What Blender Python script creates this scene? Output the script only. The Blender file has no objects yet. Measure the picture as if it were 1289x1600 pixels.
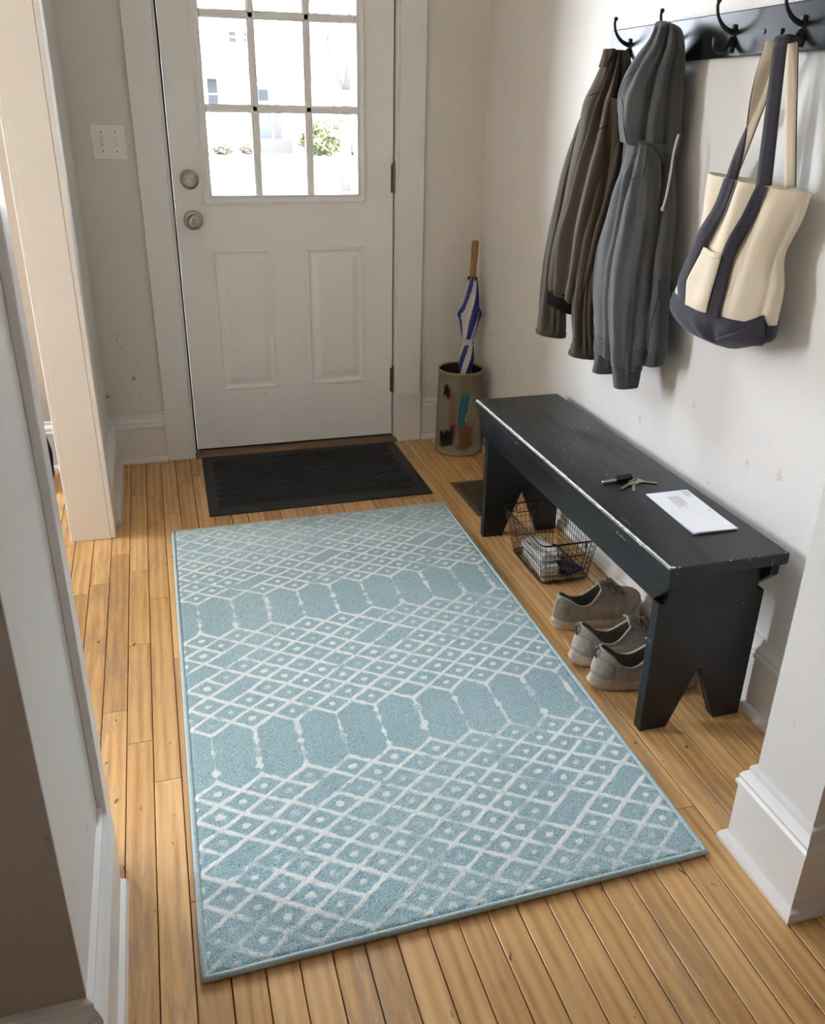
import bpy, bmesh, math, random
import numpy as np
from mathutils import Vector, Matrix

PI = math.pi
sc = bpy.context.scene
col = sc.collection
rnd = random.Random(7)

# ------------------------------------------------------------------ camera
CAM = Vector((-0.0943, -3.3503, 1.2753))
YAW, PITCH, ROLL, FPX = 0.28916, 0.43561, 0.01747, 1347.72
fwd = Vector((math.sin(YAW) * math.cos(PITCH), math.cos(YAW) * math.cos(PITCH), -math.sin(PITCH)))
rgt = Vector((math.cos(YAW), -math.sin(YAW), 0))
upv = rgt.cross(fwd)
r2 = rgt * math.cos(ROLL) + upv * math.sin(ROLL)
u2 = -rgt * math.sin(ROLL) + upv * math.cos(ROLL)
cd = bpy.data.cameras.new('camera')
cam = bpy.data.objects.new('camera', cd)
col.objects.link(cam)
M = Matrix((r2, u2, -fwd)).transposed().to_4x4()
M.translation = CAM
cam.matrix_world = M
cd.sensor_fit = 'VERTICAL'
cd.sensor_height = 24.0
cd.sensor_width = 24.0 * 1289 / 1600
cd.lens = FPX / 1600 * 24.0
cd.clip_start = 0.02
cd.clip_end = 300
sc.camera = cam

# ------------------------------------------------------------------ world, light, exposure
SKY = 5.5
w = bpy.data.worlds.new('overcast_sky')
sc.world = w
w.use_nodes = True
bg = w.node_tree.nodes['Background']
bg.inputs[0].default_value = (0.895, 0.957, 1.06, 1)
bg.inputs[1].default_value = SKY
w.cycles.sampling_method = 'AUTOMATIC'

def portal(name, loc, rot, sx, sy):
    l = bpy.data.lights.new(name, 'AREA')
    l.shape = 'RECTANGLE'
    l.size, l.size_y = sx, sy
    l.cycles.is_portal = True
    o = bpy.data.objects.new(name, l)
    o.location = loc
    o.rotation_euler = rot
    col.objects.link(o)
    return o
# daylight enters through the glazed door and two side room windows, the street one added
portal('door_daylight_portal', (0.405, 0.075, 1.42), (-PI / 2, 0, 0), 0.60, 0.92)
portal('side_room_daylight_portal', (-3.03, -0.41, 1.475), (0, -PI / 2, 0), 1.75, 0.66)
portal('added_window_portal', (-2.12, 0.05, 1.42), (-PI / 2, 0, 0), 1.55, 1.95)

sc.view_settings.view_transform = 'Standard'
sc.view_settings.look = 'None'
sc.view_settings.gamma = 1.0
sc.view_settings.use_curve_mapping = False
sc.view_settings.exposure = 3.08
sc.cycles.use_denoising = True
sc.cycles.max_bounces = 14
sc.cycles.diffuse_bounces = 8
sc.cycles.glossy_bounces = 4
sc.cycles.transparent_max_bounces = 12
sc.cycles.sample_clamp_indirect = 8.0
sc.cycles.caustics_reflective = False
sc.cycles.caustics_refractive = False

# ------------------------------------------------------------------ helpers: materials
def s2l(c):
    return c / 12.92 if c <= 0.04045 else ((c + 0.055) / 1.055) ** 2.4

def rgb(r, g, b):
    return (s2l(r / 255), s2l(g / 255), s2l(b / 255), 1)

class NT:
    def __init__(s, name):
        s.m = bpy.data.materials.new(name)
        s.m.use_nodes = True
        s.t = s.m.node_tree
        s.b = s.t.nodes['Principled BSDF']
    def n(s, typ, **kw):
        x = s.t.nodes.new(typ)
        for k, v in kw.items():
            setattr(x, k, v)
        return x
    def put(s, node, i, v):
        sock = node.inputs[i]
        if hasattr(v, 'is_output') or isinstance(v, bpy.types.NodeSocket):
            s.t.links.new(v, sock)
        else:
            sock.default_value = v
    def math(s, op, a, b=0.0, c=0.0):
        x = s.n('ShaderNodeMath', operation=op)
        for i, v in enumerate((a, b, c)):
            s.put(x, i, v)
        return x.outputs[0]
    def vmul(s, v, k):
        x = s.n('ShaderNodeVectorMath', operation='MULTIPLY')
        s.put(x, 0, v); s.put(x, 1, k)
        return x.outputs[0]
    def vadd(s, v, k):
        x = s.n('ShaderNodeVectorMath', operation='ADD')
        s.put(x, 0, v); s.put(x, 1, k)
        return x.outputs[0]
    def pos(s):
        return s.n('ShaderNodeNewGeometry').outputs['Position']
    def obj(s):
        return s.n('ShaderNodeTexCoord').outputs['Object']
    def noise(s, vec, scale=5.0, detail=3.0, rough=0.55, dist=0.0):
        x = s.n('ShaderNodeTexNoise')
        s.put(x, 'Vector', vec)
        x.inputs['Scale'].default_value = scale
        x.inputs['Detail'].default_value = detail
        x.inputs['Roughness'].default_value = rough
        x.inputs['Distortion'].default_value = dist
        return x.outputs[0]
    def ramp(s, f, stops):
        x = s.n('ShaderNodeValToRGB')
        s.put(x, 0, f)
        e = x.color_ramp.elements
        while len(e) < len(stops):
            e.new(0.5)
        for el, (p, c) in zip(e, stops):
            el.position = p
            el.color = c if len(c) == 4 else (*c, 1)
        return x.outputs[0]
    def step(s, f, a, b):
        x = s.n('ShaderNodeMapRange', interpolation_type='SMOOTHSTEP')
        s.put(x, 0, f)
        x.inputs[1].default_value = a
        x.inputs[2].default_value = b
        return x.outputs[0]
    def mix(s, f, a, b, mode='MIX'):
        x = s.n('ShaderNodeMix', data_type='RGBA', blend_type=mode)
        s.put(x, 0, f)
        s.put(x, 6, a); s.put(x, 7, b)
        return x.outputs[2]
    def bump(s, h, strength=0.3, dist=0.002):
        x = s.n('ShaderNodeBump')
        x.inputs['Strength'].default_value = strength
        x.inputs['Distance'].default_value = dist
        s.put(x, 'Height', h)
        s.t.links.new(x.outputs[0], s.b.inputs['Normal'])
    def out(s, color=None, rough=None, metal=None, spec=None):
        if color is not None: s.put(s.b, 'Base Color', color)
        if rough is not None: s.put(s.b, 'Roughness', rough)
        if metal is not None: s.b.inputs['Metallic'].default_value = metal
        if spec is not None: s.b.inputs['Specular IOR Level'].default_value = spec
        return s.m

def plain(name, c, rough=0.5, metal=0.0, var=0.08, scale=30.0, bump=0.0, spec=0.5, stretch=(1, 1, 1), bdist=0.002):
    t = NT(name)
    v = t.vmul(t.obj(), stretch)
    f = t.noise(v, scale, 4)
    a = tuple(min(1, x * (1 - var)) for x in c[:3]) + (1,)
    b = tuple(min(1, x * (1 + var)) for x in c[:3]) + (1,)
    t.out(t.ramp(f, [(0.3, a), (0.7, b)]), rough, metal, spec)
    if bump:
        t.bump(f, bump, bdist)
    return t.m

def wall_paint(name, c, scuff=0.0, rough=0.6, zmax=0.75):
    t = NT(name)
    p = t.pos()
    f = t.noise(p, 3.0, 3)
    base = t.ramp(f, [(0.3, tuple(x * 0.965 for x in c[:3]) + (1,)), (0.75, c)])
    roller = t.noise(p, 220, 2)
    if scuff:
        sep = t.n('ShaderNodeSeparateXYZ'); t.put(sep, 0, p)
        a = t.noise(t.vmul(p, (1, 1, 0.55)), 17, 3, 0.6)
        k = t.noise(t.vadd(p, (3, 7, 1)), 46, 2, 0.5)
        mk = t.math('MULTIPLY', t.step(a, 0.625 if scuff > 0.8 else 0.665, 0.67 if scuff > 0.8 else 0.71), t.step(k, 0.48, 0.56))
        low = t.step(sep.outputs[2], zmax, zmax * 0.25)
        mk = t.math('MULTIPLY', mk, low)
        mk = t.math('MULTIPLY', mk, scuff)
        base = t.mix(mk, base, rgb(128, 112, 96))
    t.out(base, rough, spec=0.35)
    t.bump(roller, 0.06, 0.001)
    return t.m

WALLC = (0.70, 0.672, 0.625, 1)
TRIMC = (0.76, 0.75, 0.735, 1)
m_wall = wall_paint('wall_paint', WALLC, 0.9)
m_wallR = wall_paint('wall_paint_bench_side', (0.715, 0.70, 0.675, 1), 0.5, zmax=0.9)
m_shade_wall = wall_paint('shade_darkened_wall_paint', (0.42, 0.365, 0.305, 1), 0.9, zmax=0.8)  # wall colour darkened to stand in for shade on these walls
m_ceil = wall_paint('ceiling_paint', (0.82, 0.81, 0.79, 1))
m_trim = wall_paint('trim_gloss_paint', TRIMC, 0.35, rough=0.33, zmax=0.5)
m_door = wall_paint('door_white_paint', (0.80, 0.80, 0.79, 1), 0.25, rough=0.4, zmax=0.5)
m_dark = plain('dark_gap', (0.012, 0.011, 0.01, 1), 0.8)
m_nickel = plain('brushed_nickel', (0.46, 0.42, 0.37, 1), 0.36, 1.0, 0.12, 60, 0.05)
m_hinge = plain('aged_bronze_hinge', (0.20, 0.16, 0.12, 1), 0.42, 1.0, 0.25, 90, 0.08)
m_plastic = plain('white_switch_plastic', (0.82, 0.80, 0.76, 1), 0.35, var=0.02)
m_thresh = plain('threshold_wood', (0.16, 0.09, 0.05, 1), 0.55, var=0.3, scale=20, stretch=(0.2, 3, 3))

def glass_mat(name):
    t = NT(name)
    nt = t.t
    tr = t.n('ShaderNodeBsdfTransparent')
    tr.inputs[0].default_value = (0.97, 0.98, 0.98, 1)
    gl = t.n('ShaderNodeBsdfGlossy'); gl.inputs['Roughness'].default_value = 0.02
    fr = t.n('ShaderNodeFresnel'); fr.inputs[0].default_value = 1.45
    mx = t.n('ShaderNodeMixShader')
    nt.links.new(fr.outputs[0], mx.inputs[0])
    nt.links.new(tr.outputs[0], mx.inputs[1])
    nt.links.new(gl.outputs[0], mx.inputs[2])
    nt.links.new(mx.outputs[0], nt.nodes['Material Output'].inputs[0])
    return t.m
m_glass = glass_mat('clear_window_glass')

def oak():
    t = NT('honey_oak_strip')
    p = t.pos()
    r = t.n('ShaderNodeObjectInfo').outputs['Random']
    off = t.n('ShaderNodeCombineXYZ')
    t.put(off, 0, t.math('MULTIPLY', r, 37.0)); t.put(off, 1, t.math('MULTIPLY', r, 91.0)); t.put(off, 2, r)
    q = t.vadd(p, off.outputs[0])
    g1 = t.noise(t.vmul(q, (62, 4.2, 1)), 1.0, 6, 0.62, 0.8)
    wv = t.n('ShaderNodeTexWave', wave_type='BANDS', bands_direction='X')
    t.put(wv, 'Vector', t.vmul(q, (9.0, 0.42, 1)))
    wv.inputs['Scale'].default_value = 1.5
    wv.inputs['Distortion'].default_value = 5.5
    wv.inputs['Detail'].default_value = 3.0
    wv.inputs['Detail Scale'].default_value = 0.9
    g = t.math('ADD', t.math('MULTIPLY', g1, 0.80), t.math('MULTIPLY', wv.outputs['Fac'], 0.20))
    c1 = t.ramp(g, [(0.24, (0.42, 0.225, 0.085, 1)), (0.42, (0.60, 0.350, 0.140, 1)), (0.66, (0.72, 0.455, 0.200, 1))])
    tint = t.ramp(r, [(0.0, (0.74, 0.68, 0.62, 1)), (0.3, (1.0, 0.98, 0.95, 1)), (0.6, (0.90, 0.86, 0.80, 1)), (1.0, (1.10, 1.09, 1.08, 1))])
    c1 = t.mix(1.0, c1, tint, 'MULTIPLY')
    # worn, greyed patches where the varnish has gone (more of them beside the rug)
    sep = t.n('ShaderNodeSeparateXYZ'); t.put(sep, 0, p)
    big = t.noise(t.vmul(p, (4.0, 1.5, 1)), 1.0, 2)
    fine = t.noise(t.vmul(q, (60, 7, 1)), 1.0, 4, 0.65)
    big = t.math('ADD', big, t.math('MULTIPLY', t.step(sep.outputs[0], -0.05, -0.22), 0.07))
    wear = t.math('MULTIPLY', t.step(big, 0.52, 0.64), t.step(fine, 0.46, 0.58))
    c2 = t.mix(t.math('MULTIPLY', wear, 0.50), c1, (0.31, 0.215, 0.130, 1))
    # ingrained dark specks and short scratches
    sp = t.noise(t.vmul(p, (55, 26, 1)), 1.0, 2, 0.4)
    spm = t.noise(t.vmul(p, (5, 5, 1)), 1.0, 1)
    m = t.math('MULTIPLY', t.step(sp, 0.70, 0.74), t.step(spm, 0.40, 0.55))
    c3 = t.mix(t.math('MULTIPLY', m, 0.8), c2, (0.07, 0.04, 0.02, 1))
    rr = t.math('ADD', t.math('MULTIPLY', wear, 0.2), t.math('ADD', 0.30, t.math('MULTIPLY', fine, 0.12)))
    t.out(c3, rr, spec=0.45)
    t.bump(g1, 0.10, 0.001)
    return t.m
m_oak = oak()

# ------------------------------------------------------------------ helpers: geometry
def worldm(o):
    if o.parent:
        return worldm(o.parent) @ o.matrix_parent_inverse @ o.matrix_basis
    return o.matrix_basis.copy()

def setp(o, label=None, cat=None, group=None, kind=None):
    if label: o['label'] = label
    if cat: o['category'] = cat
    if group: o['group'] = group
    if kind: o['kind'] = kind
    return o

def link(name, me, mat, parent=None, local=False, smooth=False):
    o = bpy.data.objects.new(name, me)
    col.objects.link(o)
    if mat is not None and len(me.materials) == 0:
        me.materials.append(mat)
    if parent is not None:
        o.parent = parent
        if not local:
            o.matrix_parent_inverse = worldm(parent).inverted()
    if smooth:
        me.polygons.foreach_set('use_smooth', [True] * len(me.polygons))
    return o

def thing(name, label, cat, loc=(0, 0, 0), rotz=0.0, group=None):
    o = bpy.data.objects.new(name, None)
    o.empty_display_size = 0.05
    col.objects.link(o)
    o.location = loc
    o.rotation_euler = (0, 0, rotz)
    return setp(o, label, cat, group)

class G:
    """collects shapes; build() links them as one mesh object"""
    def __init__(s):
        s.v = []; s.f = []
    def add(s, v, f):
        k = len(s.v)
        s.v += [tuple(p) for p in v]
        s.f += [tuple(i + k for i in q) for q in f]
        return s
    def box(s, a, b):
        (x0, y0, z0), (x1, y1, z1) = a, b
        v = [(x0, y0, z0), (x1, y0, z0), (x1, y1, z0), (x0, y1, z0), (x0, y0, z1), (x1, y0, z1), (x1, y1, z1), (x0, y1, z1)]
        return s.add(v, [(3, 2, 1, 0), (4, 5, 6, 7), (0, 1, 5, 4), (1, 2, 6, 5), (2, 3, 7, 6), (3, 0, 4, 7)])
    def prism(s, poly, axis, a, b):
        """poly 2-D in the two other axes (in xyz order), extruded along axis a..b"""
        def p3(p, h):
            l = list(p); l.insert('xyz'.index(axis), h); return tuple(l)
        n = len(poly)
        v = [p3(p, a) for p in poly] + [p3(p, b) for p in poly]
        f = [tuple(range(n - 1, -1, -1)), tuple(range(n, 2 * n))]
        f += [(i, (i + 1) % n, n + (i + 1) % n, n + i) for i in range(n)]
        return s.add(v, f)
    def tube(s, pts, r, n=6, closed=False, caps=True, flat=None):
        pts = [Vector(p) for p in pts]
        m = len(pts)
        rs = r if isinstance(r, (list, tuple)) else [r] * m
        up = None
        v = []
        for i, p in enumerate(pts):
            if closed:
                t = pts[(i + 1) % m] - pts[i - 1]
            else:
                t = pts[min(i + 1, m - 1)] - pts[max(i - 1, 0)]
            if t.length < 1e-9: t = Vector((0, 0, 1))
            t.normalize()
            if up is None:
                up = t.orthogonal().normalized() if flat is None else (Vector(flat) - t * t.dot(Vector(flat))).normalized()
            else:
                up = up - t * t.dot(up)
                up = up.normalized() if up.length > 1e-6 else t.orthogonal().normalized()
            b = t.cross(up)
            for k in range(n):
                a = 2 * PI * k / n
                v.append(p + up * (math.cos(a) * rs[i]) + b * (math.sin(a) * rs[i]))
        f = []
        for i in range(m if closed else m - 1):
            j = (i + 1) % m
            for k in range(n):
                l = (k + 1) % n
                f.append((i * n + k, i * n + l, j * n + l, j * n + k))
        if caps and not closed:
            f.append(tuple(range(n - 1, -1, -1)))
            f.append(tuple((m - 1) * n + k for k in range(n)))
        return s.add(v, f)
    def lathe(s, prof, n=32, mat=None):
        """prof [(r, h)] about local z; mat maps to place"""
        mat = mat or Matrix()
        v = []; f = []
        m = len(prof)
        for r, h in prof:
            for k in range(n):
                a = 2 * PI * k / n
                v.append(mat @ Vector((r * math.cos(a), r * math.sin(a), h)))
        for i in range(m - 1):
            for k in range(n):
                l = (k + 1) % n
                f.append((i * n + k, i * n + l, (i + 1) * n + l, (i + 1) * n + k))
        if prof[0][0] > 1e-6: f.append(tuple(range(n - 1, -1, -1)))
        if prof[-1][0] > 1e-6: f.append(tuple((m - 1) * n + k for k in range(n)))
        return s.add(v, f)
    def grid(s, P, closed_u=False):
        """P[i][j] points"""
        a, b = len(P), len(P[0])
        v = [p for row in P for p in row]
        f = []
        for i in range(a - 1):
            for j in range(b if closed_u else b - 1):
                l = (j + 1) % b
                f.append((i * b + j, i * b + l, (i + 1) * b + l, (i + 1) * b + j))
        return s.add(v, f)
    def mesh(s, name):
        me = bpy.data.meshes.new(name)
        me.from_pydata(s.v, [], s.f)
        me.update()
        return me
    def build(s, name, mat, parent=None, local=False, smooth=False, bevel=0.0, seg=2, auto=None, solid=0.0, fixn=True):
        me = s.mesh(name)
        if fixn:
            bm = bmesh.new(); bm.from_mesh(me)
            bmesh.ops.recalc_face_normals(bm, faces=bm.faces)
            bm.to_mesh(me); bm.free()
        o = link(name, me, mat, parent, local, smooth)
        if solid:
            md = o.modifiers.new('solid', 'SOLIDIFY'); md.thickness = solid; md.offset = -1
        if bevel:
            md = o.modifiers.new('bevel', 'BEVEL')
            md.width = bevel; md.segments = seg; md.limit_method = 'ANGLE'; md.angle_limit = math.radians(40)
            md.harden_normals = False
        if auto is not None:
            me.polygons.foreach_set('use_smooth', [True] * len(me.polygons))
            me.set_sharp_from_angle(angle=math.radians(auto))
        return o

def sweep(path, prof, side=1):
    """sweep a profile (offset, z) along a 2-D path; offset to the left of travel * side, mitred"""
    n = len(path); m = len(prof)
    P = [Vector((p[0], p[1])) for p in path]
    rows = []
    for i in range(n):
        def nrm(a, b):
            d = (b - a).normalized(); return Vector((-d.y, d.x)) * side
        if i == 0: mv = nrm(P[0], P[1])
        elif i == n - 1: mv = nrm(P[-2], P[-1])
        else:
            a, b = nrm(P[i - 1], P[i]), nrm(P[i], P[i + 1])
            mv = (a + b); mv = mv / max(1e-6, mv.dot(a))
        rows.append([(P[i].x + mv.x * o, P[i].y + mv.y * o, z) for o, z in prof])
    g = G()
    g.grid([r + [r[0]] for r in rows])
    k = len(g.v)
    g.f.append(tuple(range(m)))
    g.f.append(tuple(k - (m + 1) + i for i in range(m)))
    return g

def crom(keys, t):
    """Catmull-Rom through rows of numbers, t in 0..len-1"""
    n = len(keys)
    i = min(int(t), n - 2); u = t - i
    p0, p1, p2, p3 = (np.array(keys[max(i - 1, 0)], float), np.array(keys[i], float), np.array(keys[i + 1], float), np.array(keys[min(i + 2, n - 1)], float))
    return 0.5 * ((2 * p1) + (-p0 + p2) * u + (2 * p0 - 5 * p1 + 4 * p2 - p3) * u * u + (-p0 + 3 * p1 - 3 * p2 + p3) * u ** 3)

def interp(pl, t):
    """piecewise linear on [(t, s)]"""
    return float(np.interp(t, [a for a, b in pl], [b for a, b in pl]))

# ------------------------------------------------------------------ the setting
XR = 1.165            # bench wall
H = 2.5
YN = -2.49            # near partition
def struct(name, g, mat, label=None, parent=None, **kw):
    o = g.build(name, mat, parent, **kw)
    if parent is None:
        setp(o, label, None, None, 'structure')
    return o

# floor: sub-floor plus strips
fl = struct('floor', G().box((-3.0, -5.6, -0.06), (2.6, 0.06, -0.014)), plain('dark_subfloor', (0.025, 0.016, 0.010, 1), 0.95), 'honey oak strip floor with worn grey patches')
PW = 0.0555
bmP = G()
e = 0.0014
hw = PW / 2 - 0.0009
prof = [(-hw, -0.014), (hw, -0.014), (hw, -e), (hw - e, 0), (-hw + e, 0), (-hw, -e)]
bmP.prism([(x, z) for x, z in prof], 'y', 0.0, 1.0)
plank_me = bmP.mesh('plank')
plank_me.materials.append(m_oak)
rest = G()
x = -2.98 + PW / 2
row = 0
FX0 = -0.038 + PW / 2 - 60 * PW
x = FX0
while x < 2.6:
    inview = -0.72 < x < 1.5
    y = -5.55
    if not inview:
        y = -5.55
    first = True
    while y < -0.001:
        L = rnd.uniform(0.35, 1.25) if not first else rnd.uniform(1.2, 2.3)
        if not inview: L = rnd.uniform(1.5, 2.6)
        y1 = min(y + L, 0.0)
        if 0.0 - y1 < 0.18: y1 = 0.0
        wide_near = inview or (x > 1.4 and False)
        if x > -2.95 and x < 2.55:
            if inview and y1 > -3.3 and not (x > XR + 0.03 and y > -2.35):
                o = bpy.data.objects.new('plank', plank_me)
                col.objects.link(o)
                o.parent = fl
                o.location = (x, y + 0.0003, rnd.uniform(-0.0003, 0.0002))
                o.scale = (1, y1 - y - 0.0016, 1)
            else:
                rest.prism([(x + a, b) for a, b in prof], 'y', y + 0.0003, y1 - 0.0013)
        first = False
        y = y1
    x += PW
    row += 1
o = rest.build('outlying_planks', m_oak, fl, fixn=False)
o['kind'] = 'stuff'

# walls
DX0, DX1, DZ = -0.018, 0.828, 2.055     # door opening
FX0_, FX1_, FZ0, FZ1 = -2.90, -1.35, 0.45, 2.38     # unseen street window of the side room, added for hall light
struct('wall_side_room_front', G().box((-3.0, 0, 0), (FX0_, 0.12, H)).box((FX1_, 0, 0), (-0.37, 0.12, H)).box((FX0_, 0, 0), (FX1_, 0.12, FZ0)).box((FX0_, 0, FZ1), (FX1_, 0.12, H)), m_shade_wall, 'street wall of the side room with shade in its paint colour')
struct('wall_back', G().box((-0.37, 0, 0), (DX0, 0.12, H)).box((DX1, 0, 0), (XR + 0.1, 0.12, H)).box((DX0, 0, DZ), (DX1, 0.12, H)), m_wall, 'greige back wall around the front door')
struct('wall_right', G().box((XR, YN + 0.15, 0), (XR + 0.1, 0.0, H)), m_wallR, 'pale wall behind the bench and coat rack')
SX = 0.877
struct('wall_near_right', G().box((SX, YN, 0), (2.6, YN + 0.15, H)), m_wallR, 'pale wall end at the right foreground')
NX = -0.283
LO0, LO1 = -2.082, -0.66                   # opening in the left wall
WL0, WL1 = -0.424, -0.319                # far left wall segment
struct('wall_left', G().box((WL0, LO1, 0), (WL1, 0.0, H)).box((WL0, LO0, 2.12), (WL1, LO1, H)), m_wall, 'short greige wall left of the front door')
struct('wall_near_left', G().box((NX - 0.115, YN + 0.006, 0), (NX, LO0, H)), m_wallR, 'pale wall face at the left foreground')
struct('wall_partition_left', G().box((-3.0, YN, 0), (NX - 0.115, YN + 0.10, H)).box((NX - 0.115, YN, 0), (NX, YN + 0.006, H)), m_shade_wall, 'wall at the lower left corner with shade in its paint colour')  # thin front sheet lays the shade colour over the pale wall end
struct('ceiling', G().box((-3.0, -5.6, H), (2.6, 0.12, H + 0.05)), m_ceil, 'white ceiling')
# side room with its window, and the near room
WY0, WY1, WZ0, WZ1 = -0.74, -0.08, 0.60, 2.35
struct('wall_side_room', G().box((-3.1, -5.6, 0), (-3.0, WY0, H)).box((-3.1, WY1, 0), (-3.0, 0.12, H)).box((-3.1, WY0, 0), (-3.0, WY1, WZ0)).box((-3.1, WY0, WZ1), (-3.0, WY1, H)), m_shade_wall, 'side room outer wall with a window')
struct('wall_near_room_right', G().box((2.6, -5.6, 0), (2.7, YN + 0.15, H)), m_wall, 'near room side wall')
struct('wall_near_room_rear', G().box((-3.1, -5.7, 0), (2.7, -5.6, H)), m_wall, 'near room rear wall')
wn = G()
wn.box((-3.06, WY0, WZ0), (-3.02, WY0 + 0.05, WZ1)).box((-3.06, WY1 - 0.05, WZ0), (-3.02, WY1, WZ1)).box((-3.06, WY0 + 0.05, WZ0), (-3.02, WY1 - 0.05, WZ0 + 0.06)).box((-3.06, WY0 + 0.05, WZ1 - 0.05), (-3.02, WY1 - 0.05, WZ1)).box((-3.055, WY0 + 0.05, 1.47), (-3.025, WY1 - 0.05, 1.51))
w1 = struct('window_1', wn, m_trim, 'white framed side room window')
G().box((-3.043, WY0 + 0.05, WZ0 + 0.06), (-3.039, WY1 - 0.05, 1.47)).build('pane', m_glass, w1)
G().box((-3.043, WY0 + 0.05, 1.51), (-3.039, WY1 - 0.05, WZ1 - 0.05)).build('pane', m_glass, w1)

wn = G()
wn.box((FX0_, 0.03, FZ0), (FX0_ + 0.05, 0.07, FZ1)).box((FX1_ - 0.05, 0.03, FZ0), (FX1_, 0.07, FZ1)).box((FX0_ + 0.05, 0.03, FZ0), (FX1_ - 0.05, 0.07, FZ0 + 0.06)).box((FX0_ + 0.05, 0.03, FZ1 - 0.05), (FX1_ - 0.05, 0.07, FZ1)).box((FX0_ + 0.05, 0.035, 1.43), (FX1_ - 0.05, 0.065, 1.47))
w2 = struct('added_window_2', wn, m_trim, 'white framed unseen street window added to brighten the hall')
G().box((FX0_ + 0.05, 0.048, FZ0 + 0.06), (FX1_ - 0.05, 0.052, 1.43)).build('pane', m_glass, w2)
G().box((FX0_ + 0.05, 0.048, 1.47), (FX1_ - 0.05, 0.052, FZ1 - 0.05)).build('pane', m_glass, w2)

# baseboards
BB = [(0, 0), (0.031, 0), (0.031, 0.008), (0.027, 0.017), (0.018, 0.020), (0.018, 0.140), (0.0225, 0.143), (0.0225, 0.150), (0.0185, 0.156), (0.0195, 0.163), (0.015, 0.172), (0.009, 0.178), (0.009, 0.188), (0, 0.190)]
def baseboard(name, path, label, side=1):
    o = sweep(path, BB, side).build(name, m_trim)
    setp(o, label, None, None, 'structure')
    return o
baseboard('baseboard_back_left', [(WL1, 0), (-0.118, 0)], 'white baseboard under the light switch', -1)
baseboard('baseboard_back_right', [(0.926, 0), (XR, 0)], 'white baseboard behind the umbrella stand', -1)
baseboard('baseboard_left', [(WL1, -0.585), (WL1, -0.02)], 'white baseboard on the short left wall', -1)
baseboard('baseboard_right', [(XR, 0), (XR, YN + 0.15)], 'white baseboard behind the bench', -1)
baseboard('baseboard_near_right', [(XR, YN + 0.15), (SX, YN + 0.15), (SX, YN), (2.6, YN)], 'white baseboard wrapping the right wall end', -1)
baseboard('baseboard_near_left', [(-3.0, YN), (NX, YN), (NX, -2.131)], 'white baseboard wrapping the left foreground corner', -1)
baseboard('baseboard_side_room', [(-3.0, 0), (WL0, 0)], 'white baseboard in the side room', -1)

# cased opening to the side room
t1 = struct('trim_1', G().box((NX, -2.13, 0), (NX + 0.014, LO0 + 0.006, 2.22)), m_trim, 'near casing of the side room opening', bevel=0.002)
struct('trim_2', G().box((NX - 0.118, LO0, 0), (NX + 0.003, LO0 + 0.018, 2.12)), m_trim, 'near jamb of the side room opening', bevel=0.0015)
jb = struct('trim_3', G().box((WL0, LO1 - 0.019, 0), (WL1, LO1, 2.12)), m_trim, 'far jamb of the side room opening', bevel=0.0015)
G().box((WL1, LO1 - 0.017, 0), (WL1 + 0.016, LO1 + 0.075, 2.22)).build('casing', m_trim, jb, bevel=0.0025)
G().box((WL0 - 0.016, LO1 - 0.017, 0), (WL0, LO1 + 0.075, 2.22)).build('casing', m_trim, jb, bevel=0.0025)

# front door casing, plinths, jamb, threshold
def casing(name, x0, x1, label):
    t = struct(name, G().box((x0, -0.020, 0.208), (x1, 0, 2.16)), m_trim, label, bevel=0.0025)
    G().box((x0 - 0.004, -0.027, 0), (x1 + 0.004, 0, 0.208)).build('plinth_block', m_trim, t, bevel=0.003)
    return t
casing('trim_4', -0.114, -0.016, 'left casing of the front door with plinth block')
casing('trim_5', 0.824, 0.920, 'right casing of the front door with plinth block')
struct('trim_6', G().box((-0.114, -0.020, 2.16), (0.920, 0, 2.27)), m_trim, 'head casing of the front door', bevel=0.0025)
struct('trim_7', G().box((DX0, 0.0, 0), (-0.007, 0.12, DZ)).box((0.814, 0.0, 0), (DX1, 0.12, DZ)).box((-0.004, 0.0, 2.036), (0.814, 0.12, DZ)), m_trim, 'white door jamb')
struct('trim_8', G().prism([(-0.030, 0.0), (0.11, 0.0), (0.11, 0.014), (0.018, 0.014), (-0.022, 0.010), (-0.030, 0.004)], 'x', -0.012, 0.82), m_thresh, 'worn brown wooden threshold')
struct('trim_9', G().box((-0.007, 0.030, 0.014), (0.0, 0.07, 2.036)).box((0.81, 0.030, 0.014), (0.814, 0.07, 2.036)), m_dark, 'dark weatherstrip gap around the door')

# the door
door = bpy.data.objects.new('door_1', None); col.objects.link(door); door.location = (0.405, 0.04, 0.012)
setp(door, 'white half glazed front door with nine panes', None, None, 'structure')
FY, BY = 0.020, 0.064
PX = [(0.113, 0.337), (0.466, 0.694)]
PZ0, PZ1 = 0.257, 0.797
GX0, GX1, GZ0, GZ1 = 0.113, 0.690, 0.967, 1.868
lf = G()
lf.box((0.001, FY, 0.022), (0.113, BY, 2.034)).box((0.694, FY, 0.022), (0.809, BY, 2.034))
lf.box((0.113, FY, 0.022), (0.694, BY, PZ0)).box((0.113, FY, PZ1), (0.694, BY, GZ0)).box((0.113, FY, GZ1), (0.694, BY, 2.034)).box((0.337, FY, PZ0), (0.466, BY, PZ1))
lf.build('door_leaf', m_door, door, fixn=False)
G().box((0.003, FY + 0.004, 0.013), (0.807, BY - 0.004, 0.0235)).build('door_sweep', m_dark, door)
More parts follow.
